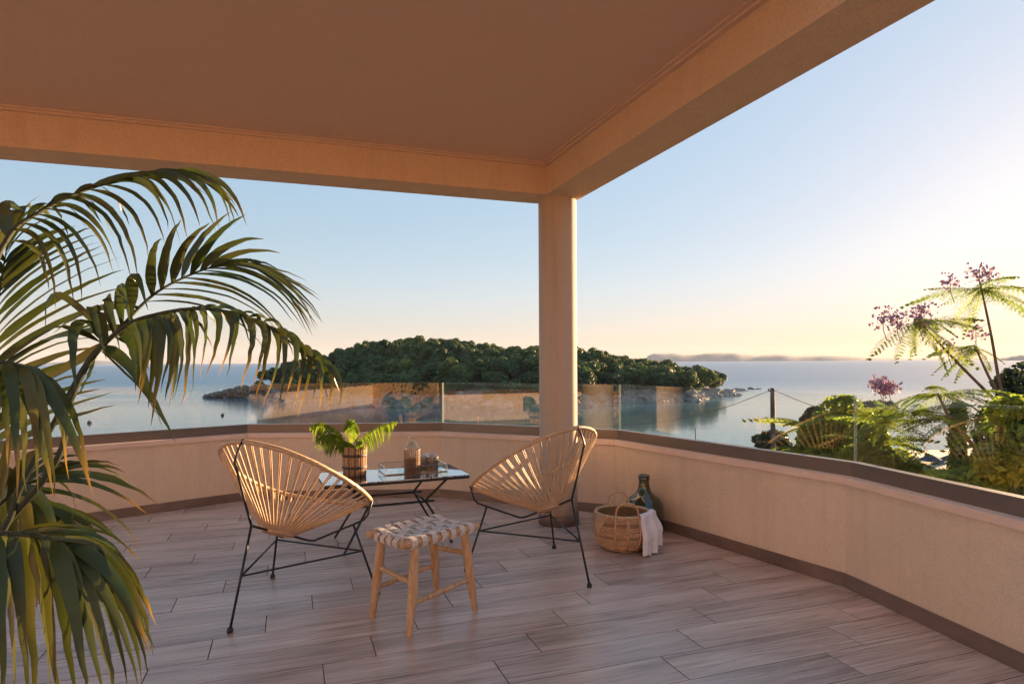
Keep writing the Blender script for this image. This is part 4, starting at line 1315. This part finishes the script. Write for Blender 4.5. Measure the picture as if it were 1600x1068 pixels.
class Crown:
    def __init__(s, templ=None): s.v, s.c, s.templ = [], [], templ or TEMPL
    def leaf(s, pos, az, el, roll, sc, tint, rg):
        m = Matrix.Rotation(az, 3, 'Z') @ Matrix.Rotation(-el, 3, 'Y') @ Matrix.Rotation(roll, 3, 'X')
        t = rg.choice(s.templ) * sc
        s.v.append(t @ np.array(m).T + np.array(pos))
        s.c.append(np.tile(np.array(tint, dtype=np.float32), (len(t), 1)))
    def cluster(s, pos, n, sc, rg, el0=(-0.1, 0.75), az=None, tint=None):
        for i in range(n):
            a = (rg.random() * 6.283) if az is None else rg.uniform(*az)
            g = rg.uniform(.75, 1.3)
            tn = tint or (1, 1, 1)
            s.leaf(pos, a, rg.uniform(*el0), rg.uniform(-.5, .5), sc * rg.uniform(.6, 1.15), (g * tn[0] * rg.uniform(.9, 1.15), g * tn[1], g * tn[2], 0), rg)
    def build(s, name, m, parent):
        v = np.concatenate(s.v); c = np.concatenate(s.c)
        me = bpy.data.meshes.new(name)
        n = len(v) // 4
        me.vertices.add(len(v)); me.vertices.foreach_set('co', v.ravel())
        me.loops.add(n * 4); me.loops.foreach_set('vertex_index', np.arange(n * 4, dtype=np.int32))
        me.polygons.add(n); me.polygons.foreach_set('loop_start', np.arange(0, n * 4, 4, dtype=np.int32))
        me.update(calc_edges=True)
        at = me.color_attributes.new('tint', 'FLOAT_COLOR', 'POINT'); at.data.foreach_set('color', c.ravel())
        return mkobj(name, me, m, parent)
def flowers(name, centers, parent, rg, n=90, r=0.16):
    out = []
    for c in centers:
        c = Vector(c)
        mb = MB(); sm_ = MB()
        root = c - Vector((0, 0, r * 1.1))
        sm_.tube([root - Vector((-.04, 0, .12)), root, c + Vector((0, 0, r * .4))], .004, 5)
        for j in range(n):
            p = c + Vector((rg.gauss(0, r * .5), rg.gauss(0, r * .5), rg.gauss(0, r * .42)))
            if j % 6 == 0: sm_.tube([c + Vector((0, 0, (p.z - c.z) * .5 - .02)), p], .002, 4)
            d = Vector((rg.gauss(0, 1), rg.gauss(0, 1), rg.gauss(-.5, 1))).normalized()
            a = d.orthogonal().normalized(); b = d.cross(a)
            s = rg.uniform(.014, .027)
            mb.add([p - a * s, p + d * s * 1.6, p + a * s, p + b * s], [(0, 1, 2), (0, 2, 3), (1, 2, 3)])
        o = mb.build(name, M['flower'], parent); sm_.build('flower_stalk', M['bark'], o)
        o.location = -parent.location
        out.append(o)
    return out
def limb(mb, pts, r0, r1):
    P = spline(pts, 24)
    mb.tube(P, [lerp(r0, r1, i / 23) for i in range(24)], 8)

jrg = random.Random(77)
JD = 7.2
# tall flowering jacaranda
fork = W(1572, 640, JD)
base = Vector((fork.x + .35, JD + .3, ground_z(fork.x, JD) - .1))
jt = thing('jacaranda_tree', tuple(base), 'tall feathery tree with lilac flowers and bare forked branches, at the right edge', 'tree')
tk = MB()
limb(tk, [base, W(1640, 1000, JD + .2), W(1625, 780, JD + .1), fork], 0.10, 0.05)
limb(tk, [fork, W(1550, 620, JD), W(1490, 560, JD - .1), W(1432, 497, JD - .2)], 0.024, 0.009)
limb(tk, [fork, W(1562, 600, JD + .1), W(1548, 520, JD + .1), W(1531, 440, JD + .1)], 0.022, 0.009)
limb(tk, [W(1566, 622, JD), W(1546, 590, JD + .2), W(1522, 538, JD + .3)], 0.02, 0.009)
limb(tk, [W(1628, 790, JD), W(1560, 745, JD - .1), W(1520, 695, JD - .2), W(1486, 655, JD - .3), W(1465, 615, JD - .3)], 0.032, 0.012)
limb(tk, [W(1600, 700, JD), W(1640, 600, JD), W(1660, 520, JD + .2)], 0.03, 0.012)
ob = tk.build('trunk', M['bark'], jt, True); ob.location = -base
cr = Crown(FINE)
for (px, py, Y, n, sc, el) in [(1432, 500, JD - .2, 15, 1.05, (-.9, .35)), (1533, 452, JD + .1, 16, 1.1, (-.9, .4)), (1523, 542, JD + .3, 11, .85, (-.8, .35)),
                               (1470, 615, JD - .3, 13, 1.0, (-.35, .55)), (1505, 650, JD - .2, 12, .9, (-.3, .4)), (1420, 645, JD, 16, 1.0, (-.4, .5)),
                               (1385, 660, JD + .2, 12, 1.1, (-.3, .6))]:
    cr.cluster(W(px, py, Y), n, sc, jrg, el)
cr.build('crown', M['jac_leaf'], jt).location = -base
flowers('blossom', [W(1380, 495, JD - .5), W(1402, 500, JD - .4), W(1440, 484, JD - .3), W(1437, 496, JD - .3)], jt, jrg, 52, .12)
flowers('blossom', [W(1485, 437, JD - .1), W(1530, 425, JD), W(1545, 430, JD + .1), W(1525, 520, JD + .2), W(1482, 540, JD + .2)], jt, jrg, 40, .12)
flowers('blossom', [W(1375, 598, JD - .3), W(1390, 603, JD - .3), W(1380, 608, JD - .2)], jt, jrg, 70, .10)

def low_tree(name, px, py, Y, clusters, label, seed, tint=(1, 1, 1), sc=1.15):
    rg = random.Random(seed)
    top = W(px, py, Y)
    b = Vector((top.x, top.y, ground_z(top.x, top.y) - .1))
    t = thing(name, tuple(b), label, 'tree')
    tk = MB()
    limb(tk, [b, b.lerp(top, .5) + Vector((.1, 0, 0)), top - Vector((0, 0, .5))], .08, .04)
    cr = Crown()
    for (cx, cy_, cd, n, el) in clusters:
        c = W(cx, cy_, cd)
        limb(tk, [top - Vector((0, 0, .5)), (top + c) / 2 - Vector((0, 0, .25)), c], .025, .008)
        cr.cluster(c, n, sc, rg, el, None, tint)
    tk.build('trunk', M['bark'], t, True).location = -b
    cr.build('crown', M['jac_leaf'], t).location = -b
    bl = []
    for (cx, cy_, cd, n, el) in clusters:      # small leaf sprays filling the crown
        for _ in range(3):
            q = W(cx + rg.uniform(-24, 24), cy_ + rg.uniform(-14, 36), cd + rg.uniform(-.2, .5))
            bl.append((tuple(q), rg.uniform(.16, .30), .8))
    leafy(rg, 9500, bl, 0.045, aspect=2.4).build('inner_crown', M['jac_leaf'], t).location = -b
    return t
low_tree('jacaranda_tree', 1310, 720, 9.0, [(1270, 668, 9.2, 11, (-.2, .6)), (1300, 655, 9.0, 12, (-.2, .7)), (1250, 700, 9.3, 10, (-.4, .4)), (1290, 700, 8.9, 14, (-.4, .5)),
     (1330, 690, 8.7, 14, (-.4, .5)), (1310, 735, 8.8, 12, (-.5, .3)), (1345, 660, 9.0, 12, (-.2, .7))], 'feathery light green tree just beyond the railing, right of the pole', 31)
low_tree('jacaranda_tree', 1385, 760, 7.6, [(1360, 690, 7.6, 14, (-.3, .6)), (1395, 715, 7.4, 14, (-.4, .5)), (1400, 750, 7.4, 12, (-.4, .4)), (1365, 735, 7.5, 12, (-.5, .4)), (1340, 715, 7.8, 10, (-.3, .5))],
     'feathery green tree pressed against the railing, left of the beach parasols', 32)
low_tree('jacaranda_tree', 1560, 800, 5.6, [(1510, 765, 5.8, 8, (-.3, .3)), (1540, 752, 5.6, 10, (-.3, .4)), (1580, 735, 5.5, 11, (-.2, .6)), (1610, 710, 5.5, 10, (-.2, .6)), (1600, 650, 5.7, 8, (-.2, .6))],
     'feathery green shrub low in the right corner, below the leafy tree', 33, (.9, 1, .9), .95)
# small-leaved tree at the right edge
rg = random.Random(8)
c0 = W(1580, 690, 9.5)
b = Vector((c0.x, c0.y, ground_z(c0.x, c0.y) - .1))
t = thing('leafy_tree', tuple(b), 'small-leaved dark tree at the right edge behind the feathery branches', 'tree')
tk = MB(); limb(tk, [b, b.lerp(c0, .5), c0], .12, .04)
for (px, py) in ((1560, 620), (1590, 600), (1555, 680)):
    limb(tk, [c0, W((1580 + px) / 2, (690 + py) / 2 + 8, 9.5), W(px, py, 9.5)], .03, .008)
tk.build('trunk', M['bark'], t, True).location = -b
bl = []
for (px, py, r) in [(1560, 650, .26), (1585, 610, .25), (1600, 640, .38), (1560, 690, .32), (1590, 690, .38), (1545, 720, .25), (1580, 740, .36), (1620, 600, .4), (1630, 690, .5), (1545, 660, .18), (1565, 600, .14), (1575, 585, .1)]:
    q = W(px, py, 9.5 + rg.uniform(-.4, .4)); bl.append((tuple(q), r, .9))
leafy(rg, 7500, bl, 0.055).build('crown', M['bush_leaf'], t).location = -b
# ivy-clad trunk
c0 = W(1497, 745, 19); c1 = W(1497, 655, 19)
b = Vector((c0.x, c0.y, ground_z(c0.x, c0.y) - .1))
t = thing('ivy_clad_trunk', tuple(b), 'straight tree trunk wrapped in ivy, standing right of the beach parasols', 'tree')
MB().tube([b, c0, c1], [.16, .14, .1], 10).build('trunk', M['bark'], t, True).location = -b
bl = [(tuple(W(1497 + rg.uniform(-3, 3), y, 19)), .21 + .05 * rg.random(), 1.2) for y in range(640, 860, 11)]
leafy(rg, 5200, bl, 0.085).build('crown', M['ivy_leaf'], t).location = -b
# dark round bushes
def bush(name, px, py, Y, r, n, size, label, cat='bush', spread=1.6, nb=10, seed=1, m='bush_leaf'):
    rg = random.Random(seed)
    c = W(px, py, Y)
    b = Vector((c.x, c.y, ground_z(c.x, c.y) - .1))
    t = thing(name, tuple(b), label, cat)
    tk = MB(); limb(tk, [b, b.lerp(c, .5), c], .09, .04); tk.build('trunk', M['bark'], t, True).location = -b
    bl = [(tuple(c), r, .85)]
    for i in range(nb):
        a = rg.random() * 6.28; q = rg.uniform(.4, 1) * r * spread
        bl.append(((c.x + math.cos(a) * q, c.y + math.sin(a) * q, c.z + rg.uniform(-.5, .55) * r), r * rg.uniform(.4, .65), .85))
    leafy(rg, n, bl, size).build('crown', M[m], t).location = -b
bush('olive_tree', 1207, 688, 31, .62, 4200, .12, 'small dark grey-green tree around the foot of the utility pole', 'tree', 1.35, 12, 41)
bush('bush', 1365, 645, 24, .55, 3600, .10, 'dark green crown showing behind the feathery trees, left of the lilac blossom', 'bush', 1.2, 9, 42)
bush('bush', 1520, 800, 16, .9, 4200, .12, 'dark bush at the foot of the ivy-clad trunk', 'bush', 1.3, 9, 43)
bush('bush', 1440, 812, 15, .9, 4200, .12, 'dark bush below the beach parasols', 'bush', 1.3, 9, 44)
bush('bush', 1275, 650, 28, .5, 3000, .11, 'dark crown rising behind the feathery tree next to the pole', 'bush', 1.3, 8, 45)

# utility pole and its wires
pt, pbm = W(1207, 606, 25), W(1208, 720, 25)
gz = ground_z(pt.x, pt.y)
po = thing('utility_pole', (pt.x, pt.y, gz), 'weathered wooden utility pole standing beyond the railing', 'pole')
MB().tube([(0, 0, -.2), (0.02, 0, (pt.z - gz) * .5), (0, 0, pt.z - gz)], [.12, .10, .085], 10).build('post', M['pole'], po, True)
MB().tube([(-.16, 0, pt.z - gz - .12), (.1, 0, pt.z - gz - .12)], .022, 6).build('bracket', M['pole'], po, True)
for k in (-.15,):
    MB().lathe([(.01, 0), (.03, .02), (.02, .05), (.03, .08), (.005, .09)], 10, (k, 0, pt.z - gz - .11)).build('insulator', M['rubber'], po, True)
def wire(name, pts, lab):
    o = MB().tube(spline(pts, 40), 0.011, 5).build(name, M['rubber'])
    tag(o, lab, 'cable', 'overhead cables')
wire('cable', [W(1203, 610, 25), W(1130, 637, 24), W(1050, 656, 23), W(975, 664, 22), W(900, 668, 21), W(600, 700, 18)], 'black cable sagging left from the pole across the water')
wire('cable', [W(1209, 609, 25), W(1260, 630, 23), W(1330, 652, 21), W(1450, 660, 18), W(1700, 640, 14)], 'black cable running right from the pole into the trees')

# beach parasols
for i, (px, py, s, lab) in enumerate([(1455, 713, 1.0, 'dark blue beach parasol seen left of the ivy-clad trunk'), (1484, 713, .9, 'dark blue beach parasol right beside the ivy-clad trunk'), (1432, 719, .85, 'dark beach parasol half hidden by the feathery tree'), (1487, 723, .8, 'lowest beach parasol, under the one beside the ivy-clad trunk')]):
    c = W(px, py, 66 + i)
    g = max(ground_z(c.x, c.y), SEA) 
    u = thing('beach_parasol', (c.x, c.y, g), lab, 'parasol', 'parasols on the beach')
    H = c.z - g
    MB().tube([(0, 0, -.1), (0, 0, H)], .035, 6).build('post', M['pole'], u, True)
    cn = MB().lathe([(1.25 * s, H - .35), (.7 * s, H - .08), (.06, H + .22), (.001, H + .24)], 10)
    cn.lathe([(.001, H + .18), (.06, H + .16), (.7 * s, H - .13), (1.25 * s, H - .39), (1.25 * s, H - .35)], 10)
    cn.build('canopy', M['parasol'], u)

# marks on the water
for (px, py, r, lab) in [(139, 661, .42, 'small dark buoy on the water behind the palm leaves'), (347, 649, .40, 'small dark buoy on the water left of the glass joint')]:
    D = 12.0 / ((py - 564 + (px - 800) * .00524) / 1000)
    u = MB(); u.ball((0, 0, .1), r, 10, 8); u.tube([(0, 0, .3), (0, 0, r + .35)], .06, 6)
    tag(u.build('buoy', M['buoy'], loc=((px - 800) / 1000 * D, D, SEA), smooth=True), lab, 'buoy', 'buoys in the bay')
def stake(name, px, py0, py1, m, r, lab):
    D = 12.0 / ((py1 - 564 + (px - 800) * .00524) / 1000)
    h = (py1 - py0) / 1000 * D
    u = MB(); u.tube([(0, 0, -1), (0, 0, h * .8), (0, 0, h)], [r, r * .8, r * .6], 6); u.ball((0, 0, h), r * 1.2, 6, 4)
    tag(u.build(name, m, loc=((px - 800) / 1000 * D, D, SEA)), lab, 'marker')
stake('mooring_post', 1086, 669, 686, M['pole'], .07, 'thin dark post standing in the water left of the utility pole')
stake('channel_marker', 746, 652, 664, M['marker'], .12, 'thin orange marker in the water left of the column')

# ------------------------------------------------------------------ air
hz = N('evening_haze')
pv = hz.n('VolumePrincipled')
pv.inputs['Density'].default_value = 0.000045
pv.inputs['Color'].default_value = (0.60, 0.72, 1.0, 1)
pv.inputs['Anisotropy'].default_value = 0.0
hz.l(pv.outputs[0], hz.out.inputs['Volume'])
o = MB().box((-9100, -260, SEA - 1.5), (9100, 9100, 160)).build('haze', hz.m)
tag(o, 'thin evening haze over the bay', kind='stuff')
